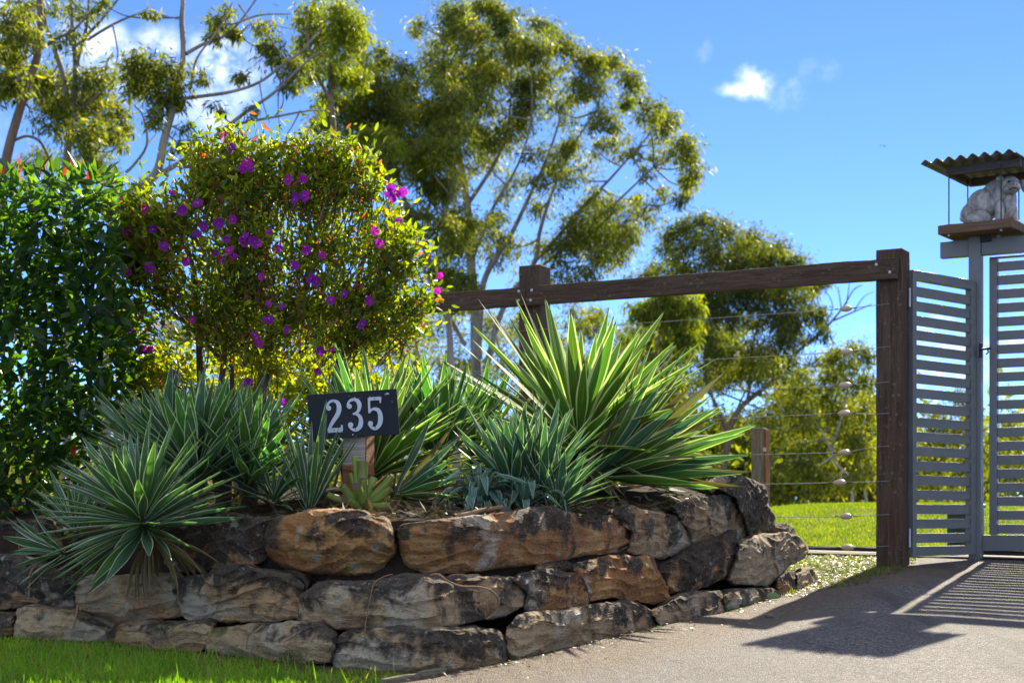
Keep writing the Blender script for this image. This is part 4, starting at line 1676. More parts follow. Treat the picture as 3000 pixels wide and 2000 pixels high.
agave('dark agave with long leaves right of the upright dark one', 1580, 1455, 7.02, (.22, -.10, 1), 36, (.34, .46), (2, 52), 'agave_dark', .092, .08, .36, 16, mats=['agave_dark', 'agave_blue'])
agave('young agave with drooping folded teal leaf tips above the long red stone', 1405, 1490, 6.82, (0, -.25, 1), 46, (.17, .30), (4, 74), 'agave_teal', .13, .5, .35, 17, kink=True)
agave('second young agave with limp folded tips, left of the small upright one', 1530, 1500, 6.86, (.1, -.2, 1), 30, (.16, .27), (4, 70), 'agave_teal', .14, .5, .35, 18, kink=True)
agave('small upright agave above the right end of the long red stone', 1630, 1492, 6.92, (.42, -.18, 1), 26, (.20, .33), (2, 58), 'agave_blue', .13, .08, .36, 19, mats=['agave_blue', 'agave_dark'])
agave('small agave tuft on the wall left of the leaning one', 225, 1560, 6.92, (-.15, -.05, 1), 34, (.17, .30), (2, 62), 'agave_blue', .10, .10, .34, 20)
agave('flattened agave with leaves trailing left over the tall wall stones', 195, 1618, 6.60, (-.95, -.25, .18), 14, (.14, .25), (3, 52), 'agave_blue', .12, .22, .34, 21)
agave('low dark agave in the gap between the sign and the left clump', 800, 1480, 6.85, (.1, -.2, 1), 30, (.20, .34), (12, 80), 'agave_dark', .09, .25, .4, 22, dry=10)
agave('low striped agave at the foot of the sign post, leaves trailing right', 1150, 1455, 6.98, (.75, -.12, .45), 44, (.28, .46), (4, 60), 'agave_mid', .075, .12, .42, 23, spread=lambda d: d.x > .1, mats=['agave_mid', 'agave_dark', 'agave_dry'], dry=10)

# agave trunk trimmed back to stubs
SB = P(1062, 1476, 7.02)
stump = thing('cut_agave', 'agave hacked back to thick yellow green stubs in front of the sign post', 'agave', SB)
for k, (ex_, ey_, dy, r0, r1) in enumerate([(1040, 1336, .01, 15, 9), (1062, 1350, -.01, 17, 14), (1028, 1386, .02, 15, 11), (1045, 1423, -.11, 19, 12), (1064, 1404, -.05, 17, 11),
                                            (1095, 1398, .03, 15, 10), (1001, 1421, -.02, 15, 10), (1152, 1394, -.03, 15, 9), (1146, 1432, -.06, 15, 9), (1141, 1454, .0, 14, 9),
                                            (1150, 1484, -.10, 18, 13), (957, 1449, -.05, 14, 9), (1009, 1462, -.13, 17, 11)]):
    e = P(ex_, ey_, 7.02 + dy) - SB
    pts = catmull([Vector((0, 0, -.01)) + e * .02, e * .35 + Vector((0, -.012, -.012)), e * .7 + Vector((0, 0, -.006)), e], 3)
    n = len(pts)
    u1 = 7.02 / F
    r1 *= 1.15
    r0 *= .86
    rad = [(r0 * 1.15 + (r1 - r0 * 1.15) * (i / (n - 1)) ** .7) * u1 for i in range(n)]
    v, f = tube_arrays(pts, rad, 9)
    for i in range(n):
        for q in range(9):
            ctr = pts[i]
            d_ = v[i * 9 + q] - ctr
            v[i * 9 + q] = ctr + d_ * (1 + .07 * math.sin(q * 2 + k))
    me = np_mesh('stub', np.array([tuple(x) for x in v]), np.array(f))
    uvl = me.uv_layers.new(name='UVMap')
    uvs = np.array([((q / 9.0) * .5 + .25, (i // 9) / n * .8) for i, q in enumerate(list(range(9)) * n)], dtype=np.float32)
    uvl.data.foreach_set('uv', uvs[np.array(f).ravel()].ravel())
    o = link('stub', me, stump, [M['stub']], True)
    ringv = [v[(n - 1) * 9 + q] for q in range(9)]
    ctr = pts[-1] - (pts[-1] - pts[-2]) * .25
    vv = [tuple(x) for x in ringv] + [tuple(ctr)]
    me = np_mesh('cut_end', np.array(vv), np.array([(q, (q + 1) % 9, 9) for q in range(9)]))
    link('cut_end', me, o, [M['cut']])
rr = random.Random(77)
for i in range(9):
    d = Vector((rr.uniform(-1, 1), rr.uniform(-.7, .2), rr.uniform(-.15, .25))).normalized()
    ln = rr.uniform(.12, .24)
    ow = (Vector((0, 0, -1)) - d * -d.z).normalized()
    inst('dead_leaf', rr.choice(leafset('agave_dry', .12, .9, 1.2)), frame_matrix(Vector((0, 0, -.02)), ow, d.cross(ow), d) @ Matrix.Scale(ln, 4), stump)


# ------------------------------------------------------------------ foliage helpers
def scatter(tv, tf, pos, X, Y_, Z, scl):
    """instances of a template (k verts, m faces) as raw arrays"""
    tv = np.asarray(tv, float)
    n, k = len(pos), len(tv)
    if scl.ndim == 1:
        scl = np.repeat(scl[:, None], 3, 1)
    v = (pos[:, None, :] + (tv[None, :, 0, None] * scl[:, None, 0, None]) * X[:, None, :]
         + (tv[None, :, 1, None] * scl[:, None, 1, None]) * Y_[:, None, :] + (tv[None, :, 2, None] * scl[:, None, 2, None]) * Z[:, None, :])
    f = (np.asarray(tf)[None] + (np.arange(n) * k)[:, None, None]).reshape(-1, len(tf[0]))
    return v.reshape(-1, 3), f


def unit(a):
    return a / np.maximum(1e-9, np.linalg.norm(a, axis=1, keepdims=True))


def frames(Z, rng):
    r_ = rng.normal(size=Z.shape)
    X = unit(np.cross(Z, r_))
    return X, np.cross(Z, X)


# leaf templates grow along +Z with their face along Y
LEAF4 = ([(0, 0, 0), (-.5, 0, .45), (0, .08, 1.0), (.5, 0, .45)], [(0, 3, 1), (1, 3, 2)])
LEAF6 = ([(0, 0, 0), (-.42, .10, .30), (-.36, .10, .68), (0, .0, 1.0), (.36, .10, .68), (.42, .10, .30), (0, -.06, .3), (0, -.06, .68)],
         [(0, 6, 1), (0, 5, 6), (1, 6, 7), (1, 7, 2), (6, 5, 4), (6, 4, 7), (2, 7, 3), (7, 4, 3)])


def leaf_mesh(name, tpl, pos, Z, L, Wd, tint, rng, face=None):
    if face is None:
        X, Yv = frames(Z, rng)
    else:
        Yv = unit(face - Z * np.sum(face * Z, 1, keepdims=True))
        X = np.cross(Yv, Z)
    scl = np.stack([Wd, Wd, L], 1)
    v, f = scatter(tpl[0], tpl[1], pos, X, Yv, Z, scl)
    me = np_mesh(name, v, f)
    add_attr(me, 'tint', np.repeat(tint, len(tpl[0])))
    return me


def inst_leaves(name, tpl, pos, Z, L, Wd, mats_, parent, rng, face=None, origin=None):
    """the leaves that show largest, each its own object"""
    ms = []
    for m in mats_:
        me = np_mesh(name, np.array(tpl[0]), np.array(tpl[1]))
        me.materials.append(m)
        ms.append(me)
    if face is None:
        X, Yv = frames(Z, rng)
    else:
        Yv = unit(face - Z * np.sum(face * Z, 1, keepdims=True))
        X = np.cross(Yv, Z)
    for i in range(len(pos)):
        m4 = Matrix([[X[i][r] * Wd[i], Yv[i][r] * Wd[i], Z[i][r] * L[i], pos[i][r]] for r in range(3)] + [[0, 0, 0, 1]])
        inst(name, ms[i % len(ms)], m4, parent)


# ------------------------------------------------------------------ hedge on the left
HS = [(0, (.014, .036, .014)), (.35, (.028, .060, .020)), (.7, (.048, .092, .018)), (.93, (.065, .12, .02)), (.95, (.30, .03, .015)), (1, (.40, .05, .02))]
M['hedge'] = mat_leaf('glossy_hedge_leaf', HS, (4.2, 4.4, .4), .58, .34, .4)
M['hedge_obj'] = mat_leaf('glossy_hedge_leaf_near', [(0, (.010, .030, .018)), (.6, (.018, .052, .026)), (1, (.03, .075, .025))], (1.9, 2.5, .45), .32, .26, .6, use_attr=False)
M['red_tip'] = mat_leaf('red_new_growth', [(0, (.40, .03, .015)), (1, (.55, .10, .03))], (1.4, .8, .6), .5, .4, .4, use_attr=False)
M['twig'] = mat_bark('twig_bark', (.07, .045, .03), (.13, .09, .06), (.2, .15, .1))
rng = np.random.default_rng(5)
HY = 8.15
hb = P(60, 1510, HY)
hedge = thing('hedge', 'tall clipped dark green hedge with red new tips at the left edge', 'hedge', (hb.x, HY + .3, float(bed_z(60, HY))))
HEDGE_R = [(470, 290), (500, 355), (620, 372), (800, 378), (900, 392), (1050, 388), (1130, 372), (1230, 318), (1330, 270), (1420, 190), (1520, 120)]


def hedge_right(py):
    return np.interp(py, [a for a, b in HEDGE_R], [b for a, b in HEDGE_R])


n = 9000
py = rng.uniform(488, 1515, n)
top_j = 10 * np.sin(np.linspace(0, 60, n))
px = rng.uniform(-420, 1, n) * 1.0
px = -420 + (hedge_right(py) + 420) * rng.uniform(0, 1, n) ** .8
# surface shells: denser at the face towards the viewer
dep = rng.beta(.8, 1.4, n) * 1.05
Yh = HY + dep
px = px + rng.normal(0, 6, n)
pos = np.stack([(px - 1500) / F * (HY + .3) + rng.normal(0, .01, n), Yh, CZ + (HZ - py) * .962 / F * (HY + .3)], 1)
lump = np.array([mn.noise(Vector(p) * 3.2) for p in pos])
keep = (lump > -.28) & (rng.uniform(size=n) < np.where((py > 1330), .55, 1.0))
pos, py, dep, px = pos[keep], py[keep], dep[keep], px[keep]
n = len(pos)
edge = np.clip((px - (hedge_right(py) - 70)) / 70, 0, 1)
topf = np.clip((560 - py) / 80, 0, 1)
Zd = np.stack([rng.normal(0, .6, n) + edge * .9, -rng.uniform(0, 1.1, n) * (1 - topf), rng.normal(-.12, .5, n) + topf * 1.3], 1)
Zd = unit(Zd)
face = np.stack([rng.normal(0, .45, n), -np.ones(n) * .5, .75 + rng.normal(0, .4, n)], 1)
L = rng.uniform(.065, .115, n)
Wd = L * rng.uniform(.40, .52, n)
tint = rng.beta(1.6, 2.4, n) * .93
tint[rng.uniform(size=n) < .002] = 1.0
order = np.argsort(dep)
near = order[:2100:8][:240]
rest = np.setdiff1d(np.arange(n), near)
off = np.array(hedge.location)
me = leaf_mesh('foliage', LEAF6, pos[rest] - off, Zd[rest], L[rest], Wd[rest], tint[rest], rng, face[rest])
fo = link('foliage', me, hedge, [M['hedge']])
fo['kind'] = 'stuff'
inst_leaves('leaf', LEAF6, pos[near] - off, Zd[near], L[near] * 1.05, Wd[near], [M['hedge_obj']] * 4, hedge, rng, face[near])
# red new shoots along the top
nr_ = 34
pxr = rng.uniform(-60, 300, nr_)
pr = np.stack([(pxr - 1500) / F * 8.4, HY + rng.uniform(.0, .4, nr_), CZ + (HZ - rng.uniform(492, 530, nr_)) / F * 8.3], 1)
inst_leaves('new_leaf', LEAF6, pr - off, unit(np.stack([rng.normal(0, .3, nr_), rng.normal(0, .2, nr_), np.ones(nr_)], 1)), rng.uniform(.03, .075, nr_), rng.uniform(.012, .024, nr_), [M['red_tip']], hedge, rng)
tb = []
for i in range(16):
    p0 = P(rng.uniform(-330, 110), 1530, HY + rng.uniform(.2, .6))
    p3 = P(rng.uniform(-380, 350), rng.uniform(520, 900), HY + rng.uniform(.1, .7))
    mid = p0.lerp(p3, .5) + Vector(rng.normal(0, .07, 3))
    tb.append((catmull([p0 - Vector(off), mid - Vector(off), p3 - Vector(off)], 5), list(np.linspace(.014, .003, 11))))
me = tubes_mesh('stems', tb, 6)
o = link('stems', me, hedge, [M['twig']])

# ------------------------------------------------------------------ flowering shrub
TS = [(0, (.030, .052, .012)), (.25, (.085, .115, .012)), (.5, (.19, .215, .014)), (.8, (.32, .31, .016)), (.93, (.32, .29, .02)), (.96, (.26, .07, .05)), (1, (.30, .09, .07))]
M['shrub'] = mat_leaf('shrub_leaf', TS, (2.0, 2.2, .3), .58, .42, .4)
M['shrub_obj'] = mat_leaf('shrub_leaf_near', [(0, (.030, .052, .012)), (.6, (.07, .10, .014)), (1, (.13, .16, .016))], (2.1, 2.3, .35), .48, .40, .4, use_attr=False)
M['petal'] = mat_leaf('purple_petal', [(0, (.17, .012, .30)), (.5, (.30, .012, .34)), (1, (.42, .02, .30))], (1.35, 1.0, 1.4), .5, .5, .3, use_attr=False)
M['pinkbud'] = mat_leaf('pink_bud', [(0, (.45, .05, .15)), (1, (.50, .16, .14))], (1.3, 1, 1), .5, .5, .3, use_attr=False)
M['stamen'] = mat_plain('stamen', (.55, .42, .55), .6)
SP = [(360, 640), (385, 590), (440, 555), (510, 520), (565, 475), (605, 432), (650, 395), (700, 405), (790, 410), (880, 418), (950, 398), (1000, 408), (1050, 440), (1100, 500), (1150, 560), (1190, 630), (1215, 700), (1232, 745), (1262, 790), (1266, 850), (1232, 905), (1215, 960), (1190, 1010), (1120, 985), (1060, 1030), (990, 1010), (900, 1000), (830, 1100), (720, 1050), (610, 1010), (540, 1100), (450, 1130), (390, 1110), (366, 960), (355, 800)]


def in_poly(x, y, poly):
    inside = np.zeros(len(x), bool)
    j = len(poly) - 1
    for i in range(len(poly)):
        xi, yi = poly[i]
        xj, yj = poly[j]
        c_ = ((yi > y) != (yj > y)) & (x < (xj - xi) * (y - yi) / (yj - yi + 1e-9) + xi)
        inside ^= c_
        j = i
    return inside


SY_ = 8.9
sbase = P(700, 1440, SY_)
shrub = thing('flowering_shrub', 'large round shrub with yellow green leaves and purple flowers behind the left agaves', 'shrub', (sbase.x, SY_, float(bed_z(700, SY_))))
off = np.array(shrub.location)
rng = np.random.default_rng(11)
n = 8600
px, py = rng.uniform(340, 1300, n), rng.uniform(370, 1210, n)
k = in_poly(px, py, SP)
px, py = px[k], py[k]
n = len(px)
rx_ = np.clip(np.sqrt(((px - 800) / 470) ** 2 + ((py - 770) / 400) ** 2), 0, 1)
dmax = .54 * np.sqrt(1 - rx_ ** 2 * .85)
Yv_ = SY_ + dmax * rng.uniform(-1, 1, n)
Yv_ = np.where(rng.uniform(size=n) < .55, SY_ - dmax * rng.uniform(.55, 1, n), Yv_)
tw = np.stack([(px - 1500) / F * SY_, Yv_, CZ + (HZ - py) * .955 / F * SY_], 1)
lump = np.array([mn.noise(Vector(p) * 4.0 + Vector((3, 1, 2))) for p in tw])
low = np.clip((py - 880) / 250, 0, 1)
rim = np.abs(rx_ - .92) < .25
gapm = np.zeros(n)
for gx0, gy0, gw, gh in [(425, 900, 55, 90), (1055, 800, 70, 55), (430, 1010, 45, 60), (745, 905, 40, 40), (1140, 905, 50, 36), (905, 790, 34, 34), (560, 1010, 40, 40), (980, 930, 44, 40), (640, 640, 30, 26), (1130, 690, 34, 30), (820, 560, 26, 24)]:
    gapm = np.maximum(gapm, np.clip(1.3 - np.hypot((px - gx0) / gw, (py - gy0) / gh), 0, 1))
keep = (rng.uniform(size=n) > gapm * .95) & (lump > (-.13 + .06 * low + .42 * rim * np.array([mn.noise(Vector(p) * 2.6) for p in tw])))
tw, px, py = tw[keep], px[keep], py[keep]
n = len(tw)
ctr = np.array(P(800, 1000, SY_))
td = unit(unit(tw - ctr) * .8 + np.stack([rng.normal(0, .5, n), rng.normal(0, .5, n), rng.uniform(0, .9, n)], 1))
nl = 7
sub = np.repeat(np.arange(n), nl)
tpos = np.tile(np.linspace(-.4, .6, nl), n)
ext = 1 + (rng.uniform(size=n) < .34) * rng.uniform(.4, 2.1, n)
pos = tw[sub] + td[sub] * (tpos * .13 * ext[sub])[:, None] + rng.normal(0, .012, (n * nl, 3))
zd = unit(td[sub] * .7 + rng.normal(0, .7, (n * nl, 3)))
L = rng.uniform(.034, .062, n * nl)
Wd = L * rng.uniform(.36, .48, n * nl)
hgt = np.clip((1000 - py[sub]) / 600, 0, 1)
tint = np.clip(rng.beta(2, 2.6, n * nl) * .7 + .22 * hgt * rng.uniform(0, 1, n * nl) + np.clip(low[keep][sub], 0, 1) * .34, 0, .92)  # brighter tint low down puts a backlit look into the leaf colour
tint[rng.uniform(size=n * nl) < .07] = .97
order = np.argsort(pos[:, 1])
near = order[:6800:23][:290]
rest = np.setdiff1d(np.arange(n * nl), near)
me = leaf_mesh('foliage', LEAF6, pos[rest] - off, zd[rest], L[rest], Wd[rest], tint[rest], rng)
fo = link('foliage', me, shrub, [M['shrub']])
fo['kind'] = 'stuff'
inst_leaves('leaf', LEAF6, pos[near] - off, zd[near], L[near] * 1.05, Wd[near], [M['shrub_obj']] * 4, shrub, rng)
# stems
tb = []


def st_px(pts, r0, r1, dy=0.0):
    q = catmull([P(x, y, SY_ + dy + .06 * math.sin(x * .05 + y * .02)) - Vector(off) for x, y in pts], 6)
    return (q, list(np.linspace(r0, r1, len(q)) * SY_ / F))


for pts, r0, r1, dy in [([(596, 1480), (590, 1200), (585, 1050), (575, 900), (560, 760), (520, 640)], 15, 4, .1),
                        ([(650, 1480), (645, 1250), (655, 1060), (690, 900), (720, 740), (740, 600)], 12, 4, 0),
                        ([(668, 1480), (680, 1200), (672, 950), (640, 780), (620, 560)], 10, 3, .15),
                        ([(735, 1480), (762, 1180), (785, 1050), (793, 990)], 19, 15, -.2),
                        ([(793, 990), (830, 940), (875, 915), (900, 800), (910, 650)], 13, 4, -.2),
                        ([(793, 990), (785, 930), (770, 850), (790, 700), (830, 560)], 11, 4, -.2),
                        ([(960, 1250), (990, 1070), (1028, 950), (1050, 830), (1080, 700)], 13, 4, .1),
                        ([(575, 900), (500, 830), (450, 740)], 7, 3, .1), ([(655, 1060), (560, 960), (480, 900)], 7, 3, 0),
                        ([(900, 800), (980, 720), (1060, 640)], 6, 2, -.1), ([(1050, 830), (1130, 790), (1220, 770)], 5, 2, 0)]:
    me = tubes_mesh('stem', [st_px(pts, r0, r1, dy)], 8)
    link('stem', me, shrub, [M['twig']])
tb = []
for i in range(0, n, 3):
    a = tw[i]
    b = a - td[i] * .16 + np.array([0, 0, -.05])
    tb.append(([Vector(a + td[i] * .06 - off), Vector(a - off), Vector(b - off)], [.0012, .002, .003]))
me = tubes_mesh('twigs', tb, 4)
o = link('twigs', me, shrub, [M['twig']])
o['kind'] = 'stuff'
# flowers: five open petals and a tuft of stamens
fl_px = [(655, 80), (705, 160), (740, 265), (780, 240), (765, 270), (800, 268), (1010, 325), (1050, 415), (1040, 440), (1080, 320), (1100, 415), (1560, 370), (1600, 400), (1575, 425), (1555, 400), (1622, 392), (235, 490), (520, 460), (380, 400), (280, 595), (545, 575), (510, 620), (630, 560), (135, 605), (905, 610), (770, 640), (820, 660), (845, 685), (765, 660), (610, 720), (690, 715), (650, 760), (710, 740), (670, 650), (450, 770), (250, 800), (125, 830), (710, 540), (430, 490), (960, 695), (1105, 705), (1600, 545), (1470, 605), (1150, 875), (1135, 865), (1495, 670), (1310, 945), (1240, 980), (1440, 980), (1825, 845), (1810, 925), (900, 995), (970, 1015), (900, 1085), (1000, 1140), (490, 1080), (820, 1170), (850, 1210), (1180, 1250), (1240, 1250), (1165, 1360), (800, 1420), (780, 1430), (215, 1245), (255, 1240), (160, 1150), (400, 1375), (970, 1525), (1190, 735), (1410, 1110), (1040, 790), (330, 690), (860, 850)]
PETAL = ([(0, 0, 0), (-.30, .02, .38), (-.46, .10, .78), (-.22, .12, 1.02), (.22, .12, 1.02), (.46, .10, .78), (.30, .02, .38)], [(0, 6, 1), (1, 6, 5), (1, 5, 2), (2, 5, 4), (2, 4, 3)])
petal_me = np_mesh('petal', np.array(PETAL[0]), np.array(PETAL[1]))
petal_me.materials.append(M['petal'])
stam_me = tubes_mesh('stamens', [([Vector((0, 0, 0)), Vector((math.cos(a) * .12, math.sin(a) * .12, .45))], [.02, .03]) for a in np.arange(0, 6.2, 1.05)], 4)
stam_me.materials.append(M['stamen'])
rr = random.Random(9)
PHOTO_F = []
flower_mesh = {}


def flower_template(seed):
    r_ = random.Random(seed)
    V, Fc = [], []
    tv, tf = PETAL
    for k in range(5):
        a = 2 * math.pi * k / 5 + r_.uniform(-.12, .12)
        tl = R(r_.uniform(62, 88))
        d = Vector((math.cos(a) * math.sin(tl), math.sin(a) * math.sin(tl), math.cos(tl)))
        up = Vector((0, 0, 1)) - d * d.z
        up.normalize()
        x = up.cross(d)
        s = r_.uniform(.85, 1.1)
        o_ = len(V)
        V += [tuple((x * v[0] + up * v[1] + d * v[2]) * s) for v in tv]
        Fc += [tuple(i + o_ for i in q) for q in tf]
    me = np_mesh('flower', np.array(V), np.array(Fc))
    me.materials.append(M['petal'])
    return me


ftm = [flower_template(s) for s in range(5)]
for i, (zx, zy) in enumerate(fl_px):
    fx, fy = 300 + zx / 1.845, 350 + zy / 1.845
    rq = min(1.0, math.hypot((fx - 800) / 470, (fy - 770) / 400))
    Yf = SY_ - .62 * math.sqrt(max(.02, 1 - rq * rq * .85)) - .05
    p = P(fx, fy, Yf) - Vector(off)
    nrm = Vector((rr.uniform(-.7, .7), -1, rr.uniform(-.3, .7))).normalized()
    r_ = rr.uniform(.020, .035)
    m4 = Matrix.Translation(p) @ nrm.to_track_quat('Z', 'Y').to_matrix().to_4x4() @ Matrix.Rotation(rr.uniform(0, 6.28), 4, 'Z') @ Matrix.Scale(r_, 4)
    o = inst('flower', ftm[i % 5], m4, shrub)
    inst('stamens', stam_me, Matrix.Identity(4), o)
nb_ = 60
q = rng.integers(0, n, nb_)
pb = tw[q] + td[q] * .09
inst_leaves('pink_bud', LEAF6, pb - off, td[q], rng.uniform(.022, .045, nb_), rng.uniform(.012, .022, nb_), [M['pinkbud']], shrub, rng)

# low bright shrubbery standing behind the stems
n = 1500
px, py = rng.uniform(380, 1240, n), rng.uniform(985, 1290, n)
k = (np.array([mn.noise(Vector((a * .012, b * .012, 4))) for a, b in zip(px, py)]) > -.12) & (py > 1010 + .00045 * (px - 800) ** 2)
px, py = px[k], py[k]
n = len(px)
tw2 = np.stack([(px - 1500) / F * 9.7, 9.7 + rng.uniform(-.35, .45, n), CZ + (HZ - py) / F * 9.7], 1)
td2 = unit(np.stack([rng.normal(0, .6, n), rng.normal(0, .5, n), rng.uniform(.2, 1.2, n)], 1))
sub = np.repeat(np.arange(n), 8)
pos2 = tw2[sub] + td2[sub] * (np.tile(np.linspace(-.5, .5, 8), n) * .16)[:, None] + rng.normal(0, .014, (n * 8, 3))
lb = P(800, 1450, 9.7)
lb.z = float(bed_z(800, 9.7))
lowb = thing('low_shrub', 'low bright yellow green shrub filling the space behind the purple shrub stems', 'shrub', lb)
L = rng.uniform(.04, .075, n * 8)
me = leaf_mesh('foliage', LEAF6, pos2 - np.array(lb), unit(td2[sub] * .6 + rng.normal(0, .7, (n * 8, 3))), L, L * .42, np.clip(rng.beta(3, 2, n * 8) * .92, 0, .92), rng)
fo = link('foliage', me, lowb, [M['shrub']])
fo['kind'] = 'stuff'
tb = []
for i in range(22):
    x = rng.uniform(430, 1180)
    a = P(x, 1440, 9.7 + rng.uniform(-.3, .3)) - lb
    b = P(x + rng.normal(0, 60), rng.uniform(1030, 1180), 9.7 + rng.uniform(-.3, .3)) - lb
    tb.append((catmull([a, a.lerp(b, .5) + Vector(rng.normal(0, .04, 3)), b], 4), list(np.linspace(.009, .003, 9))))
link('stems', tubes_mesh('stems', tb, 6), lowb, [M['twig']])

# broad bright leaf of a low plant glimpsed between hedge and shrub
cn = thing('broad_leaf_plant', 'low plant with broad bright yellow green leaves between hedge and shrub', 'plant', P(545, 1330, 8.4))
M['broad'] = mat_leaf('broad_leaf', [(0, (.12, .20, .02)), (1, (.20, .26, .03))], (2.0, 2.3, .4), .5, .4, .4, use_attr=False)
for k, (x, y, ln, wd_, ax_) in enumerate([(545, 1330, .24, .10, -.1), (600, 1330, .22, .09, .35), (510, 1340, .2, .08, -.6), (640, 1345, .18, .08, .8), (470, 1300, .25, .07, -.9)]):
    d = Vector((ax_, -.2, 1)).normalized()
    ow = Vector((rr.uniform(-.4, .4), -1, .2))
    ow = (ow - d * ow.dot(d)).normalized()
    me = np_mesh('leaf', np.array(LEAF6[0]), np.array(LEAF6[1]))
    me.materials.append(M['broad'])
    inst('leaf', me, frame_matrix(P(x, y, 8.4) - P(545, 1330, 8.4), d.cross(ow) * -1, ow, d) @ Matrix.Diagonal((wd_, wd_, ln, 1)), cn)

# ------------------------------------------------------------------ gum trees
rr0 = random.Random(91)


def fill(poly, n, dens, r=(38, 62)):
    xs_, ys_ = [p[0] for p in poly], [p[1] for p in poly]
    out = []
    while len(out) < n:
        x, y = rr0.uniform(min(xs_), max(xs_)), rr0.uniform(min(ys_), max(ys_))
        if in_poly(np.array([x]), np.array([y]), poly)[0]:
            a = rr0.uniform(*r)
            out.append((x, y, a, a * .75, rr0.uniform(*dens)))
    return out


GUM = [(0, (.028, .046, .018)), (.35, (.066, .090, .024)), (.7, (.13, .15, .028)), (1, (.22, .22, .035))]
GUMB = [(0, (.05, .075, .015)), (.4, (.10, .135, .018)), (.8, (.17, .19, .02)), (1, (.22, .22, .03))]
GUMD = [(0, (.026, .046, .018)), (.4, (.058, .082, .024)), (.8, (.11, .125, .026)), (1, (.19, .18, .03))]
M['gum'] = mat_leaf('gum_leaf', GUM, (2.5, 2.4, .45), .60, .5, .3)
M['gum_bright'] = mat_leaf('bright_gum_leaf', GUMB, (2.3, 2.3, .35), .55, .5, .3)
M['gum_dark'] = mat_leaf('dark_gum_leaf', GUMD, (2.5, 2.4, .5), .56, .5, .3)
M['bark_grey'] = mat_bark('grey_gum_bark', (.12, .10, .09), (.22, .19, .17), (.33, .29, .26))
M['bark_brown'] = mat_bark('brown_gum_bark', (.09, .06, .045), (.17, .12, .09), (.26, .20, .16))
M['bark_pale'] = mat_bark('pale_gum_bark', (.24, .21, .18), (.40, .36, .32), (.52, .48, .43))


def gum_tree(name, label, Y, stems, clumps, mat, bark, seed, leafL=.15, spread=1.0, per=46, tufts=13, droop=.9, grp='gum trees beyond the fence', base=None, auto=True, bare=()):
    rg = np.random.default_rng(seed)
    rr = random.Random(seed)
    bx, by = base if base else stems[0][0][0]
    b = P(bx, by, Y)
    b.z = float(gz(b.x, Y)) - .1
    root = thing(name, label, 'tree', b, grp)
    off = Vector(b)
    u = Y / F
    tb = []
    nodes = []
    for si, (pts, r0, r1) in enumerate(stems):
        ctrl = []
        for i, (x, y) in enumerate(pts):
            f = i / max(1, len(pts) - 1)
            dy = 0 if si == 0 else spread * .5 * math.sin(seed * 1.7 + si * 2.1) * f
            ctrl.append(P(x, y, Y + dy))
        if si == 0 and not base:
            ctrl[0] = Vector(b)
        q = catmull(ctrl, 5)
        rad = list(np.linspace(r0, r1, len(q)) * .68 * u)
        for i in range(1, len(q) - 1):
            q[i] = q[i] + mn.noise_vector(q[i] * .9) * r0 * u * .7
        tb.append(([p - off for p in q], rad))
        nodes += [(p, r_) for p, r_ in zip(q, rad)]
    for pts, r0, r1 in bare:
        q = catmull([P(x, y, Y + rr.uniform(-.3, .3)) for x, y in pts], 4)
        tb.append(([p - off for p in q], list(np.linspace(r0, r1, len(q)) * u)))
    P_, Z_, L_, T_ = [], [], [], []
    for c in clumps:
        cx, cy, rx, ry = c[:4]
        dens = c[4] if len(c) > 4 else 1.0
        Yc = Y + rr.uniform(-spread, spread)
        cc = P(cx, cy, Yc)
        if auto and nodes:
            best, bd = None, 1e9
            for p, r_ in nodes:
                dz = cc.z - p.z
                dd = (cc - p).length + (1.5 if dz < -.2 else 0) * abs(dz) + (0.0 if r_ > .015 else .3)
                if dd < bd:
                    bd, best = dd, p
            mid = best.lerp(cc, .55) + Vector((rr.uniform(-.1, .1), rr.uniform(-.1, .1), -.10)) * bd
            q = catmull([best, mid, cc], 5)
            tb.append(([p - off for p in q], list(np.linspace(min(4.5, 2.5 + bd * .5), 1.2, len(q)) * u)))
        nt = max(3, int(tufts * (rx * ry / 3000.0) ** .8))
        # tufts sit on the upper, outer part of the clump
        th_ = rg.normal(size=(nt, 3))
        th_ /= np.linalg.norm(th_, axis=1, keepdims=True)
        th_ *= rg.uniform(.3, 1.0, (nt, 1)) ** .5
        tc = np.array(cc) + th_ * np.array([rx * u, rx * u * .9, ry * u])
        ctint = rr.uniform(-.12, .12)
        for t_ in range(nt):
            tp = tc[t_]
            q = [cc, cc.lerp(Vector(tp), .5) + Vector((0, 0, .06)), Vector(tp)]
            if t_ % 2 == 0:
                tb.append(([p - off for p in q], [1.4 * u, 1.1 * u, .7 * u]))
            nl_ = int(per * 1.9 * dens * rr.uniform(.6, 1.3))
            rad = rr.uniform(.55, 1.0) * min(rx, ry) * u * .88
            pp_ = tp + rg.normal(size=(nl_, 3)) * np.array([rad * .62, rad * .62, rad * .5])
            zz = rg.normal(0, .55, (nl_, 3)) + (pp_ - tp) / max(rad, 1e-6) * .35
            zz[:, 2] -= droop
            P_.append(pp_)
            Z_.append(unit(zz))
            L_.append(rg.uniform(.55, 1.2, nl_) * leafL * .78)
            T_.append(np.clip(rg.beta(2, 2.2, nl_) + ctint + .14 * rr.uniform(-1, 1), 0, 1))
    me = tubes_mesh('trunk', tb, 7)
    me.materials.append(M[bark])
    link('trunk', me, root)
    P_, Z_, L_, T_ = map(np.concatenate, (P_, Z_, L_, T_))
    me = leaf_mesh('crown', LEAF4, P_ - np.array(off), Z_, L_, L_ * rg.uniform(.17, .27, len(L_)), T_, rg)
    cr = link('crown', me, root, [M[mat]])
    cr['kind'] = 'stuff'
    return root


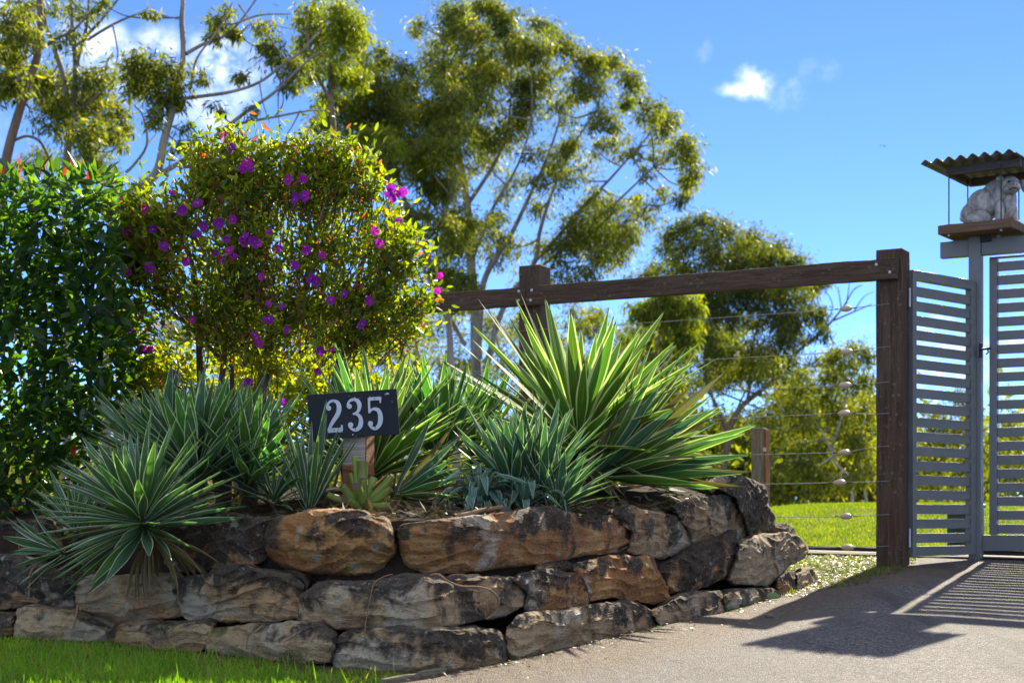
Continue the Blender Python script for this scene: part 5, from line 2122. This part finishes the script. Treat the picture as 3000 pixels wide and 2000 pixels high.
gum_tree('gum_tree', 'thin leaning gum trunk at the far left edge above the hedge', 22,
         [([(-70, 1500), (-40, 900), (0, 560), (18, 440), (52, 320), (85, 220), (105, 155), (112, 60), (118, -80)], 26, 13),
          ([(105, 155), (150, 118), (215, 85), (280, 20)], 8, 4), ([(20, 425), (75, 400), (120, 420), (150, 490)], 7, 5)],
         [(25, 60, 60, 50, .8), (40, 165, 55, 45), (20, 235, 45, 40), (85, 120, 50, 40, .7), (-60, 140, 70, 80), (-40, 260, 60, 40), (60, 20, 50, 30, .6), (60, 275, 30, 25, .5)],
         'gum', 'bark_brown', 21, .15, .8, per=48)
gum_tree('gum_tree', 'slender forked gum with drooping clumps rising straight out of the hedge top', 23,
         [([(190, 1500), (196, 900), (196, 560), (200, 400), (208, 330), (222, 250), (226, 190), (215, 90), (205, -60)], 21, 8),
          ([(196, 300), (186, 220), (160, 140), (132, 60), (122, -60)], 14, 8),
          ([(228, 190), (245, 118), (258, 60), (264, -40)], 9, 5), ([(245, 115), (300, 55), (360, -20)], 8, 4), ([(258, 118), (330, 72), (400, 42), (460, 42), (530, 60)], 7, 2),
          ([(215, 330), (275, 290), (330, 240)], 6, 2)],
         [(150, 245, 62, 50), (205, 300, 80, 48), (262, 245, 52, 42), (310, 195, 50, 45, .55), (165, 345, 55, 45), (285, 320, 65, 50), (320, 385, 42, 34), (200, 120, 45, 40, .6), (120, 225, 35, 40, .6),
          (255, 30, 52, 30, .6), (240, 390, 70, 40, .8), (345, 350, 32, 45, .8), (100, 300, 30, 28, .4), (170, 30, 30, 40, .4), (360, 420, 20, 20, .5)],
         'gum', 'bark_grey', 22, .15, .8, per=46)
gum_tree('gum_tree', 'wide branching gum with a bent grey trunk and long bare limbs between hedge and shrub', 22,
         [([(300, 1500), (330, 800), (375, 572), (432, 522), (460, 478), (480, 400), (520, 300), (536, 230), (545, 155), (540, 60), (545, 0), (536, -60)], 26, 8),
          ([(462, 508), (560, 455), (650, 388), (720, 330), (800, 270), (865, 205), (930, 150)], 12, 4),
          ([(528, 292), (600, 284), (680, 270), (760, 240), (830, 186), (880, 150), (940, 80)], 9, 4),
          ([(545, 158), (600, 128), (650, 112), (700, 70), (760, -20)], 9, 4), ([(560, 260), (580, 170), (640, 90), (680, 10)], 6, 3),
          ([(368, 505), (428, 425), (420, 340), (395, 310)], 7, 3), ([(430, 422), (458, 388)], 5, 2),
          ([(640, 398), (700, 365), (800, 342), (900, 322), (960, 320)], 8, 3)],
         [(425, 190, 62, 45), (480, 225, 70, 50), (405, 250, 48, 38), (470, 290, 60, 38), (590, 222, 30, 22, .8), (470, 345, 40, 26, .6), (520, 430, 34, 18, .5), (555, 425, 25, 18, .5),
          (655, 60, 36, 42, .9), (640, 108, 28, 24, .7), (690, 110, 22, 24, .9), (770, 75, 28, 30, .6), (800, 145, 40, 45, .8), (845, 195, 50, 45, .9), (700, 222, 24, 20, .6), (550, 385, 26, 24, .4),
          (640, 310, 35, 20, .35), (720, 320, 30, 20, .35), (830, 250, 40, 24, .4), (440, 30, 30, 15, .4), (300, 10, 40, 16, .5)],
         'gum', 'bark_grey', 23, .15, .7, per=46,
         bare=[([(805, 342), (830, 300), (820, 240)], 3, 1), ([(830, 190), (815, 290), (820, 390)], 3, 1), ([(880, 325), (850, 380), (830, 400)], 3, 1), ([(700, 15), (730, 60), (760, 130)], 3, 1),
               ([(760, 240), (770, 300), (790, 360)], 2.5, 1), ([(490, 520), (500, 440), (485, 420)], 3, 1), ([(330, 72), (345, 150), (340, 185)], 3, 1), ([(690, 70), (760, 45), (850, 42)], 4, 1.5), ([(700, 110), (740, 70), (850, 85)], 3, 1)])
gum_tree('gum_tree', 'bright yellow green gum crown at the top, left of the big rounded one', 25,
         [([(1010, 1500), (1005, 900), (985, 600), (975, 400), (970, 250), (985, 100), (1000, -60)], 20, 6), ([(972, 300), (930, 220), (905, 120), (900, 20)], 9, 4), ([(975, 260), (1020, 180), (1045, 110)], 8, 3)],
         [(915, 50, 45, 50), (985, 35, 58, 50), (1035, 70, 36, 46), (935, 125, 55, 50), (1010, 130, 55, 48), (960, 200, 50, 45, .9), (1025, 215, 42, 40), (905, 205, 35, 40, .6), (1055, 110, 22, 40, .8), (940, 280, 34, 30, .6), (890, 150, 25, 40, .6)],
         'gum_bright', 'bark_brown', 24, .16, .8, per=52)
gum_tree('gum_tree', 'dark leafy gum standing between the bright crown and the big rounded gum', 30,
         [([(1345, 1500), (1330, 1100), (1290, 850), (1230, 680), (1180, 560), (1150, 400), (1135, 250)], 17, 6), ([(1180, 560), (1080, 480), (1010, 380)], 8, 3), ([(1230, 690), (1265, 560), (1260, 420)], 8, 3), ([(1290, 860), (1280, 700), (1330, 560)], 9, 3)],
         [(1100, 172, 55, 32), (1045, 225, 52, 50), (1128, 255, 62, 50), (1195, 222, 42, 40), (1192, 315, 72, 52), (1090, 325, 72, 48), (1000, 325, 70, 45), (955, 368, 42, 36), (1275, 345, 55, 52), (1060, 395, 60, 36),
          (1245, 425, 66, 50), (1325, 450, 55, 52), (1165, 425, 60, 50), (1265, 560, 46, 44, .7), (1315, 545, 50, 44), (1285, 670, 52, 44, .8), (1345, 640, 46, 42, .7), (1225, 505, 46, 40, .6), (1205, 640, 36, 36, .5), (1120, 480, 52, 40, .8)] + fill([(1000, 260), (1300, 230), (1400, 500), (1400, 900), (1200, 900), (1150, 520)], 22, (.5, .9)),
         'gum', 'bark_grey', 25, .16, 1.3, per=62, tufts=16)
gum_tree('gum_tree', 'yellow sprays of a young gum just above the right shoulder of the flowering shrub', 28,
         [([(1180, 1500), (1175, 900), (1150, 600), (1120, 430)], 9, 3)],
         [(1110, 415, 46, 36), (1150, 440, 36, 30), (1085, 395, 30, 20), (1060, 440, 26, 26, .7)],
         'gum_bright', 'bark_brown', 26, .16, .5, per=60)
big = gum_tree('gum_tree', 'largest gum with rounded arching crown and many rising limbs behind the fence rail', 34,
         [([(1402, 1500), (1400, 1000), (1396, 850), (1380, 720), (1370, 600), (1352, 500), (1335, 400), (1328, 300), (1345, 200), (1372, 120), (1400, 40)], 25, 7),
          ([(1405, 1050), (1418, 850), (1450, 760), (1500, 680), (1560, 560), (1610, 450), (1640, 340)], 16, 4), ([(1425, 1080), (1480, 900), (1565, 770), (1580, 680), (1620, 560), (1690, 420), (1755, 315)], 14, 4),
          ([(1568, 765), (1680, 640), (1780, 530), (1870, 430), (1930, 355)], 9, 3), ([(1572, 790), (1700, 690), (1800, 600), (1880, 520), (1950, 450)], 8, 2.5), ([(1372, 600), (1440, 500), (1480, 400), (1500, 260)], 10, 3),
          ([(1330, 380), (1300, 290), (1290, 210)], 7, 3), ([(1385, 760), (1440, 620), (1520, 480), (1560, 330)], 9, 3), ([(1700, 690), (1790, 690), (1840, 640), (1900, 600)], 5, 2), ([(1800, 480), (1880, 430), (1960, 420)], 5, 2),
          ([(1365, 1010), (1300, 900), (1240, 790), (1190, 640), (1150, 520)], 11, 3)],
         [(1345, 30, 52, 42), (1415, 28, 52, 36), (1350, 95, 55, 42), (1232, 75, 38, 26, .6), (1292, 130, 46, 42), (1482, 38, 42, 34), (1405, 120, 60, 46), (1490, 115, 55, 48), (1590, 72, 46, 28), (1550, 140, 62, 46), (1640, 125, 42, 40),
          (1700, 180, 60, 40), (1780, 192, 52, 42), (1838, 240, 42, 46), (1720, 255, 62, 44), (1845, 300, 32, 26, .8), (1605, 230, 70, 50), (1485, 205, 62, 52), (1385, 215, 66, 48), (1285, 205, 42, 40), (1292, 275, 50, 44),
          (1400, 300, 60, 44), (1515, 310, 62, 46), (1645, 325, 55, 44, .9), (1770, 350, 55, 34), (1895, 325, 34, 40), (1945, 372, 46, 50), (1985, 425, 42, 46), (2015, 482, 34, 46), (2028, 540, 24, 42), (1992, 578, 26, 28, .8),
          (1940, 560, 28, 22, .5), (1885, 505, 36, 26, .5), (1845, 440, 38, 34, .5), (1500, 400, 60, 44, .9), (1425, 395, 55, 44), (1700, 500, 52, 46, .5), (1620, 535, 52, 40, .6), (1480, 540, 52, 46, .6), (1760, 590, 62, 40, .5),
          (1700, 665, 70, 44, .8), (1805, 670, 52, 50, .7), (1640, 730, 62, 36, .8), (1495, 715, 42, 40, .6), (1580, 620, 46, 40, .45), (1840, 590, 40, 30, .35), (1560, 440, 44, 36, .5), (1420, 480, 46, 42, .7), (1450, 650, 36, 34, .5), (1800, 430, 44, 34, .4),
          (1880, 585, 30, 20, .3), (1560, 820, 60, 40, .8), (1700, 800, 60, 36, .8), (1790, 760, 52, 40, .8), (1910, 470, 30, 24, .4), (1355, 370, 44, 40, .7), (1530, 250, 44, 40), (1660, 420, 44, 36, .5), (1740, 430, 40, 30, .4)]
         + fill([(1290, 80), (1640, 120), (1780, 230), (1840, 330), (1700, 470), (1500, 640), (1300, 760), (1250, 400)], 9, (.5, .8)) + fill([(1300, 700), (1650, 560), (1950, 600), (1850, 760), (1650, 880), (1300, 900)], 16, (.35, .7)),
         'gum', 'bark_grey', 27, .17, 1.6, per=62, tufts=15)
gum_tree('gum_tree', 'pale limbed smaller gum low behind the mid fence post and the striped agaves', 38,
         [([(1240, 1500), (1250, 1200), (1215, 1000), (1180, 880), (1120, 800)], 15, 5), ([(1250, 1200), (1320, 1010), (1300, 900), (1310, 820)], 9, 4), ([(1490, 1300), (1480, 1100), (1455, 990), (1430, 900)], 8, 4)],
         [(1180, 895, 60, 44, .7), (1255, 955, 60, 44, .7), (1300, 1060, 60, 50, .7), (1215, 1090, 60, 50, .8), (1450, 950, 55, 46, .7), (1480, 1060, 55, 50, .7), (1345, 905, 40, 36, .5), (1130, 960, 60, 50, .7), (1400, 1100, 52, 46, .7), (1330, 1170, 62, 52),
          (1520, 950, 40, 40, .6), (1080, 1060, 60, 60, .7), (980, 1000, 60, 60, .5), (880, 900, 60, 50, .4), (1010, 880, 50, 50, .5), (600, 900, 60, 50, .4), (480, 1000, 50, 60, .6), (440, 1130, 50, 60, .7), (700, 1050, 60, 50, .5), (1560, 1050, 50, 50, .7), (1580, 1160, 60, 50)],
         'gum', 'bark_pale', 28, .18, 1.0, per=56)
gum_tree('gum_tree', 'broad dark topped gum right of centre under the fence rail', 38,
         [([(2128, 1480), (2126, 1290), (2140, 1232), (2200, 1170), (2280, 1098), (2350, 1020), (2425, 955)], 18, 5), ([(2130, 1275), (2085, 1170), (2062, 1080), (2072, 1000), (2100, 900)], 10, 3),
          ([(2190, 1178), (2200, 1080), (2215, 980), (2240, 880)], 9, 3), ([(2210, 1480), (2250, 1370), (2300, 1308), (2380, 1285), (2440, 1250), (2520, 1180)], 10, 3), ([(2062, 1085), (2010, 1000), (1990, 900)], 6, 2)],
         [(1990, 672, 46, 34), (2050, 655, 62, 32), (2122, 682, 62, 42), (2190, 715, 52, 42), (2030, 728, 72, 40), (2130, 760, 80, 34), (2282, 722, 40, 32), (2240, 765, 52, 40), (2335, 778, 44, 32), (2120, 875, 82, 44), (2230, 858, 80, 50),
          (2330, 868, 52, 50), (2382, 925, 50, 32), (2180, 945, 52, 40), (2290, 945, 62, 42), (2330, 1000, 44, 34, .7), (2100, 940, 52, 34, .8), (2400, 985, 40, 26, .6), (2160, 820, 70, 40), (2290, 810, 60, 40), (2080, 1015, 52, 36, .6), (2165, 1025, 52, 36, .6), (2245, 1040, 52, 36, .6), (2335, 1065, 50, 34, .5), (2180, 1105, 50, 40, .5), (2100, 1095, 50, 40, .5), (2285, 1125, 50, 36, .5), (1960, 740, 40, 26), (2385, 830, 40, 30), (1950, 780, 60, 30, .8), (1900, 810, 70, 30, .8), (2030, 800, 60, 34)] + fill([(1960, 700), (2330, 720), (2430, 930), (2400, 1100), (2080, 1150), (2000, 900)], 18, (.4, .8)),
         'gum_dark', 'bark_brown', 29, .18, 1.4, per=64, tufts=15,
         bare=[([(2425, 955), (2470, 900), (2500, 850), (2525, 835)], 3.5, 1), ([(2440, 940), (2520, 905), (2555, 890)], 3, 1), ([(2465, 905), (2455, 840)], 2.2, .8), ([(2425, 960), (2440, 1010), (2430, 1060)], 2.5, 1), ([(2480, 890), (2490, 820)], 2, .8), ([(2400, 975), (2440, 900), (2410, 840)], 2.5, .8), ([(2500, 915), (2530, 870), (2560, 855)], 1.8, .7)])
gum_tree('gum_tree', 'weeping bright lime green gum spray hanging below the fence rail right of the tall agave', 29,
         [([(1890, 1500), (1900, 1200), (1930, 1000), (1960, 860)], 10, 3), ([(1910, 1150), (1980, 1000), (2010, 900)], 6, 2)],
         [(1945, 878, 46, 32), (1998, 892, 46, 46), (2030, 905, 26, 40), (1985, 950, 46, 46), (2012, 1000, 34, 40), (1920, 915, 36, 34), (1990, 1050, 26, 26, .7), (1945, 985, 30, 26, .6), (1870, 900, 46, 26, .7), (1890, 1110, 50, 40), (1960, 1140, 40, 40, .8), (1850, 1010, 36, 30, .5)],
         'gum_bright', 'bark_brown', 30, .18, .6, per=66, tufts=15, droop=1.4)
gum_tree('gum_tree', 'rounded olive gum filling the gap left of the tall end post', 33,
         [([(2500, 1490), (2490, 1400), (2440, 1330), (2470, 1200), (2490, 1100)], 9, 3), ([(2450, 1340), (2400, 1250), (2360, 1180)], 6, 2), ([(2545, 1490), (2520, 1330), (2540, 1200)], 6, 2)],
         [(2480, 1045, 50, 40), (2530, 1032, 34, 42), (2440, 1092, 52, 40), (2512, 1112, 52, 40), (2542, 1185, 32, 50), (2425, 1165, 54, 50), (2362, 1112, 42, 40, .8), (2480, 1215, 52, 46), (2345, 1225, 54, 46), (2420, 1310, 56, 50), (2500, 1292, 46, 46), (2540, 1370, 36, 46, .6),
          (2280, 1175, 50, 40, .6), (2290, 1270, 54, 46, .8), (2340, 1350, 60, 46), (2450, 1400, 50, 46), (2250, 1060, 40, 30, .5), (2220, 1240, 50, 50, .7)],
         'gum', 'bark_pale', 31, .17, 1.2, per=58)
gum_tree('gum_tree', 'gum behind the gates, seen in strips between the slats', 36,
         [([(2760, 1490), (2755, 1400), (2770, 1280), (2800, 1180)], 9, 3), ([(2960, 1490), (2950, 1400), (2960, 1290)], 7, 3)],
         [(2720, 1205, 52, 34), (2800, 1180, 46, 34), (2760, 1260, 62, 46), (2842, 1250, 44, 50), (2880, 1330, 50, 46), (2730, 1330, 60, 46), (2950, 1270, 52, 34), (3000, 1315, 52, 34), (2920, 1370, 62, 40), (2820, 1390, 62, 44), (2990, 1400, 60, 34, .7), (2700, 1400, 50, 40), (3080, 1300, 60, 60), (2640, 1280, 50, 60), (2650, 1380, 50, 50)],
         'gum', 'bark_grey', 32, .17, 1.0, per=56)
gum_tree('gum_tree', 'distant bushy gum low on the skyline directly behind the hedge top', 42,
         [([(280, 1500), (275, 900), (260, 560), (255, 470)], 9, 3), ([(262, 580), (215, 480), (205, 440)], 5, 2), ([(265, 560), (225, 470), (300, 430)], 5, 3)],
         [(250, 450, 62, 34), (300, 470, 46, 34), (190, 470, 52, 30, .8), (110, 470, 44, 34, .7), (320, 520, 40, 30, .6), (400, 560, 40, 26, .5), (60, 500, 40, 30, .6)],
         'gum', 'bark_pale', 33, .2, .8, per=60)

und = []
for k in range(215):
    x = rr0.uniform(1540, 2600)
    y = rr0.uniform(930, 1460)
    if (x < 2200 and y > 930) or y > 1150:
        und.append((x, y, rr0.uniform(44, 66), rr0.uniform(36, 50), rr0.uniform(.5, .95)))
gum_tree('gum_tree', 'loose olive understorey gum filling the ground between the tall agave and the end post', 44,
         [([(1900, 1490), (1890, 1350), (1930, 1200), (1900, 1050)], 9, 3), ([(2180, 1490), (2190, 1350), (2160, 1200), (2230, 1080)], 8, 3), ([(2400, 1490), (2390, 1380), (2330, 1280)], 7, 3), ([(1700, 1490), (1690, 1300), (1650, 1150)], 8, 3)],
         und, 'gum', 'bark_brown', 34, .19, 2.0, per=58)
und = [(rr0.uniform(380, 1560), rr0.uniform(900, 1400), rr0.uniform(46, 66), rr0.uniform(38, 52), rr0.uniform(.4, .8)) for k in range(70)]
gum_tree('gum_tree', 'hazy grey green gums seen through the gaps under the flowering shrub', 46,
         [([(700, 1490), (690, 1300), (650, 1100), (600, 950)], 9, 3), ([(1100, 1490), (1090, 1350), (1130, 1150), (1200, 980)], 9, 3), ([(1400, 1490), (1420, 1300), (1390, 1100)], 8, 3), ([(480, 1490), (490, 1300), (450, 1050)], 7, 3)],
         und, 'gum', 'bark_pale', 35, .19, 2.0, per=40)

# low woodland that closes the horizon: many bushes read as one mass
rng = np.random.default_rng(40)
pos, Zs, Ls, Ts = [], [], [], []
for k in range(760):
    Yw = rng.uniform(40, 75)
    xp = rng.uniform(-500, 3500)
    wob = (1350 if 1400 < xp < 2600 else 1395) + 40 * math.sin(xp * .012) + 25 * math.sin(xp * .031 + 1) + (20 if xp < 2560 else -30)
    topy = wob + rng.uniform(-40, 70)
    c = P(xp, topy, Yw)
    c.z = min(c.z, c.z)
    r_ = rng.uniform(.5, 1.1)
    m = 130
    q = np.array(c) + rng.normal(size=(m, 3)) * np.array([r_, r_, r_ * .7])
    pos.append(q)
    zz = rng.normal(0, .7, (m, 3))
    zz[:, 2] -= .3
    Zs.append(unit(zz))
    Ls.append(rng.uniform(.18, .34, m))
    Ts.append(np.clip(rng.beta(2, 2, m) + rng.uniform(-.2, .2), 0, 1))
pos, Zs, Ls, Ts = map(np.concatenate, (pos, Zs, Ls, Ts))
me = leaf_mesh('far_woodland', LEAF4, pos, Zs, Ls, Ls * .45, Ts, rng)
fw = link('far_woodland', me, None, [M['gum']])
fw['kind'] = 'stuff'

# ------------------------------------------------------------------ grass and litter
M['far_grass'] = mat_leaf('far_grass_blade', [(0, (.075, .125, .014)), (.5, (.15, .21, .02)), (.9, (.24, .27, .03)), (1, (.30, .25, .10))], (1.7, 1.8, .35), .45, .6, .2)
M['grass'] = mat_leaf('grass_blade', [(0, (.065, .15, .014)), (.5, (.14, .27, .020)), (.88, (.23, .33, .026)), (.95, (.22, .19, .07)), (1, (.28, .23, .10))], (1.7, 2.0, .35), .50, .5, .3)
BLADE = ([(-.5, 0, 0), (.5, 0, 0), (-.38, .12, .5), (.38, .12, .5), (0, .38, 1)], [(0, 1, 3), (0, 3, 2), (2, 3, 4)])


def grass(name, xs_, ys_, zs_, hmin, hmax, w, rng, dry=.05, lean=.45, mat='grass'):
    n = len(xs_)
    pos = np.stack([xs_, ys_, zs_], 1)
    Z = unit(np.stack([rng.normal(0, lean, n), rng.normal(0, lean, n), np.ones(n)], 1))
    h = rng.uniform(hmin, hmax, n)
    t = rng.beta(2, 2, n) * .9
    t = np.clip(t + np.array([.34 * mn.noise(Vector((x * 1.3, y * .9, 5))) + .2 * mn.noise(Vector((x * 4.5, y * 3.5, 9))) for x, y in zip(xs_, ys_)]), 0, .9)
    t[rng.uniform(size=n) < dry] = rng.uniform(.94, 1.0)
    me = leaf_mesh(name, BLADE, pos, Z, h, np.full(n, w) * rng.uniform(.6, 1.3, n), t, rng)
    o = link(name, me, None, [M[mat]])
    o['kind'] = 'stuff'
    return o


rng = np.random.default_rng(50)
n = 78000
xs_ = rng.uniform(-3.2, .1, n)
ys_ = rng.uniform(5.1, 7.2, n)
edge_x = np.interp(ys_, ey, ex)
wd_ = wall_dist(xs_, ys_)
front = ys_ < np.interp(xs_, [a for a, b in WL], [b for a, b in WL]) + .02
patch = np.array([mn.noise(Vector((x * 2.6, y * 2.6, 0))) for x, y in zip(xs_, ys_)])
thin = np.clip((xs_ + 1.0) / .5, 0, 1)                  # sparse near the drive
keep = front & (xs_ < edge_x - .01) & (rng.uniform(size=n) < np.clip(.95 + patch * .9 - thin * .75, .05, 1) * np.clip(.15 + wd_ / .22, 0, 1))
xs_, ys_ = xs_[keep], ys_[keep]
grass('front_grass', xs_, ys_, gz(xs_, ys_) - .004, .012, .042, .0040, rng, .07)
# tall seeded stalks and broad clover-like leaves scattered in it
n = 420
xs_, ys_ = rng.uniform(-2.6, -.4, n), rng.uniform(5.5, 6.6, n)
k = (xs_ < np.interp(ys_, ey, ex) - .03) & (ys_ < np.interp(xs_, [a for a, b in WL], [b for a, b in WL]) - .02)
grass('grass_stalks', xs_[k], ys_[k], gz(xs_[k], ys_[k]), .05, .10, .004, rng, .35, .3)
# lawn behind the fence
n = 60000
ys_ = rng.uniform(12.05, 21, n)
xs_ = rng.uniform(-.2, 1, n) * 0 + (rng.uniform(2050, 3120, n) - 1500) / F * ys_
grass('back_lawn_grass', xs_, ys_, gz(xs_, ys_) - .004, .015, .05, .009, rng, .06, .6, 'far_grass')
# tufts and dry cuttings on the verge between the wall end and the end post
n = 9000
pxv, pyv = rng.uniform(2290, 2680, n), rng.uniform(1612, 1745, n)
yv = ground_Y(pyv)
xv = (pxv - 1500) / F * yv
ev = np.interp(yv, ey, ex)
pt = np.array([mn.noise(Vector((x * 5, y * 5, 3))) for x, y in zip(xv, yv)])
k = (xv < ev + .03) & (yv < 11.45) & (rng.uniform(size=n) < .38 + pt)
grass('verge_grass', xv[k], yv[k], gz(xv[k], yv[k]), .010, .036, .0052, rng, .16, .75, 'far_grass')
n = 8000
pxv, pyv = rng.uniform(2280, 2680, n), rng.uniform(1615, 1750, n)
yv = ground_Y(pyv)
xv = (pxv - 1500) / F * yv
k = (xv < np.interp(yv, ey, ex) + .10) & (yv < 11.5)
pos = np.stack([xv[k], yv[k], gz(xv[k], yv[k]) + .008], 1)
m = len(pos)
Z = unit(np.stack([rng.normal(0, 1, m), rng.normal(0, 1, m), rng.normal(0, .18, m)], 1))
face = np.stack([rng.normal(0, .3, m), rng.normal(0, .3, m), np.ones(m)], 1)
me = leaf_mesh('verge_litter', LEAF4, pos, Z, rng.uniform(.012, .04, m), rng.uniform(.003, .008, m), rng.uniform(0, .45, m), rng, face)
o = link('verge_litter', me, None, [M['straw']])
o['kind'] = 'stuff'
# litter along the foot of the wall and thin moss tufts on the drive
n = 800
pxv = rng.uniform(700, 2300, n)
yb = np.interp(pxv, [a for a, b in WB], [b for a, b in WB]) + rng.exponential(14, n) + 2
yv = ground_Y(yb)
pos = np.stack([(pxv - 1500) / F * yv, yv, gz((pxv - 1500) / F * yv, yv) + .012], 1)
m = len(pos)
Z = unit(np.stack([rng.normal(0, 1, m), rng.normal(0, 1, m), rng.normal(0, .15, m)], 1))
face = np.stack([rng.normal(0, .3, m), rng.normal(0, .3, m), np.ones(m)], 1)
me = leaf_mesh('wall_foot_litter', LEAF4, pos, Z, rng.uniform(.008, .035, m), rng.uniform(.003, .008, m), rng.uniform(0, .35, m), rng, face)
o = link('wall_foot_litter', me, None, [M['straw']])
o['kind'] = 'stuff'
# leaf litter and dead blades on the bed
n = 1500
pxv = rng.uniform(120, 2100, n)
yv = np.array([wallY(p) for p in pxv]) + BEDF + .02 + rng.exponential(.5, n)
zv = np.array([float(bed_z(p, y)) for p, y in zip(pxv, yv)])
pos = np.stack([(pxv - 1500) / F * yv, yv, zv + .012], 1)
Z = unit(np.stack([rng.normal(0, 1, n), rng.normal(0, 1, n), rng.normal(0.1, .35, n)], 1))
me = leaf_mesh('bed_litter', LEAF4, pos, Z, rng.uniform(.03, .10, n), rng.uniform(.006, .016, n), rng.uniform(0, .3, n), rng)
o = link('bed_litter', me, None, [M['straw']])
o['kind'] = 'stuff'

# single green gum leaf, pebbles and pale scraps on the drive
gl = P(2265, 1757, ground_Y(1757))
M['fallen'] = mat_leaf('fallen_leaf', [(0, (.06, .10, .05)), (1, (.10, .14, .07))], (1.2, 1.3, .6), .25, .5, .4, use_attr=False)
me = np_mesh('leaf', np.array(LEAF6[0]) + np.array([0, 0, -.5]), np.array(LEAF6[1]))
me.materials.append(M['fallen'])
o = inst('fallen_leaf', me, frame_matrix(gl + Vector((0, 0, .02)), Vector((.1, .5, .8)), Vector((0, -.8, .5)), Vector((1, .1, .05))) @ Matrix.Diagonal((.05, .05, .09, 1)))
tag(o, 'grey green gum leaf lying on the drive below the mossy flat stone', 'leaf')
M['pebble'] = mat_plain('pebble', (.16, .13, .10), .9, .2, 30, .5)
PEB = [(2255, 1810, .021, 'larger pebble lying where the post shadow crosses the drive edge'), (2195, 1833, .014, 'small pebble on the drive left of the larger pebble')]
for px_, py_, r_, lab in PEB:
    Yp = float(ground_Y(py_))
    bm = bmesh.new()
    bmesh.ops.create_icosphere(bm, subdivisions=3, radius=r_)
    for v in bm.verts:
        v.co *= 1 + .25 * mn.noise(v.co * 60 + Vector((px_, 0, 0)))
        v.co.z *= .7
    me = bpy.data.meshes.new('pebble')
    bm.to_mesh(me)
    bm.free()
    q = P(px_, py_, Yp)
    o = link('pebble', me, None, [M['pebble']], True)
    o.location = (q.x, q.y, float(gz(q.x, q.y)) + r_ * .55)
    tag(o, lab, 'pebble', 'pebbles on the drive')


# roots and dry runners hanging over the stones
def root_px(label, pts, r0, r1, back, mat='root', dy=-.02):
    q = catmull([P(x, y, wallY(x) + b_ + dy) for (x, y), b_ in zip(pts, back)], 5)
    off = q[0].copy()
    n_ = len(q)
    me = tubes_mesh('root', [([p - off for p in q], list(np.linspace(r0, r1, n_)))], 6)
    me.materials.append(M[mat])
    o = link('dry_root', me)
    o.location = off
    return tag(o, label, 'root', 'dry roots and runners on the wall')


root_px('tan runner curving over the right end of the long middle stone', [(1262, 1684), (1285, 1682), (1310, 1700), (1350, 1716), (1400, 1718), (1440, 1730), (1460, 1760), (1452, 1790), (1425, 1812)], .0045, .003, [.27, .24, .20, .18, .17, .17, .18, .2, .22])
root_px('thin thread root hanging down the long middle stone', [(1150, 1681), (1120, 1690), (1095, 1710), (1083, 1760), (1072, 1820), (1066, 1880), (1062, 1910)], .0022, .0012, [.25, .21, .17, .15, .15, .0, -.01])
root_px('reddish root down the stone at the far left', [(110, 1655), (92, 1672), (87, 1700), (85, 1752)], .0055, .004, [.27, .19, .19, .2])
root_px('stubby root in the joint above the lawn at left', [(228, 1778), (222, 1810), (213, 1838)], .007, .004, [.10, .05, .02])
root_px('pale runner on the mossy bottom stone', [(768, 1832), (752, 1846), (730, 1856), (724, 1880), (720, 1900)], .004, .002, [.06, .0, -.01, -.01, -.01])
root_px('grey stick lying along the top of the long red stone', [(1330, 1512), (1370, 1505), (1420, 1492), (1470, 1484)], .011, .008, [.62, .61, .61, .64])

# timber edge between lawn and drive
ep = [P(x, y, float(ground_Y(y))) for x, y in ((1120, 2010), (1180, 1997), (1240, 1985), (1300, 1973))]
a, b = ep[0], ep[-1]
dv = (b - a)
edg = thing('edging_board', 'thin weathered timber edging between the front lawn and the drive', 'edging', (a + b) / 2)
for q0, q1 in ((0, .58), (.6, 1.0)):
    c_ = a.lerp(b, (q0 + q1) / 2)
    fbox('board', (c_.x, c_.y, c_.z), (dv.length * (q1 - q0), .022, .05), M['old_post'], edg, x=dv, y=UP.cross(dv), bevel=.004, cuts=6, jitter=.003)

# bird far off in the sky
M['bird'] = mat_plain('bird_feathers', (.03, .03, .035), .8)
bp = P(2592, 428, 60)
V = [(0, -.14, 0), (.05, 0, .02), (0, .16, 0), (-.05, 0, .02), (0, 0, -.04), (.28, -.03, .12), (.26, .08, .12), (-.26, -.03, .02), (-.24, .08, .02)]
Fc = [(0, 1, 4), (0, 4, 3), (2, 4, 1), (2, 3, 4), (0, 3, 1), (3, 2, 1), (1, 5, 6), (3, 8, 7)]
me = np_mesh('bird', np.array(V) * .75, np.array(Fc))
o = link('bird', me, None, [M['bird']])
o.location = bp
tag(o, 'tiny dark bird far away in the clear blue sky', 'bird')
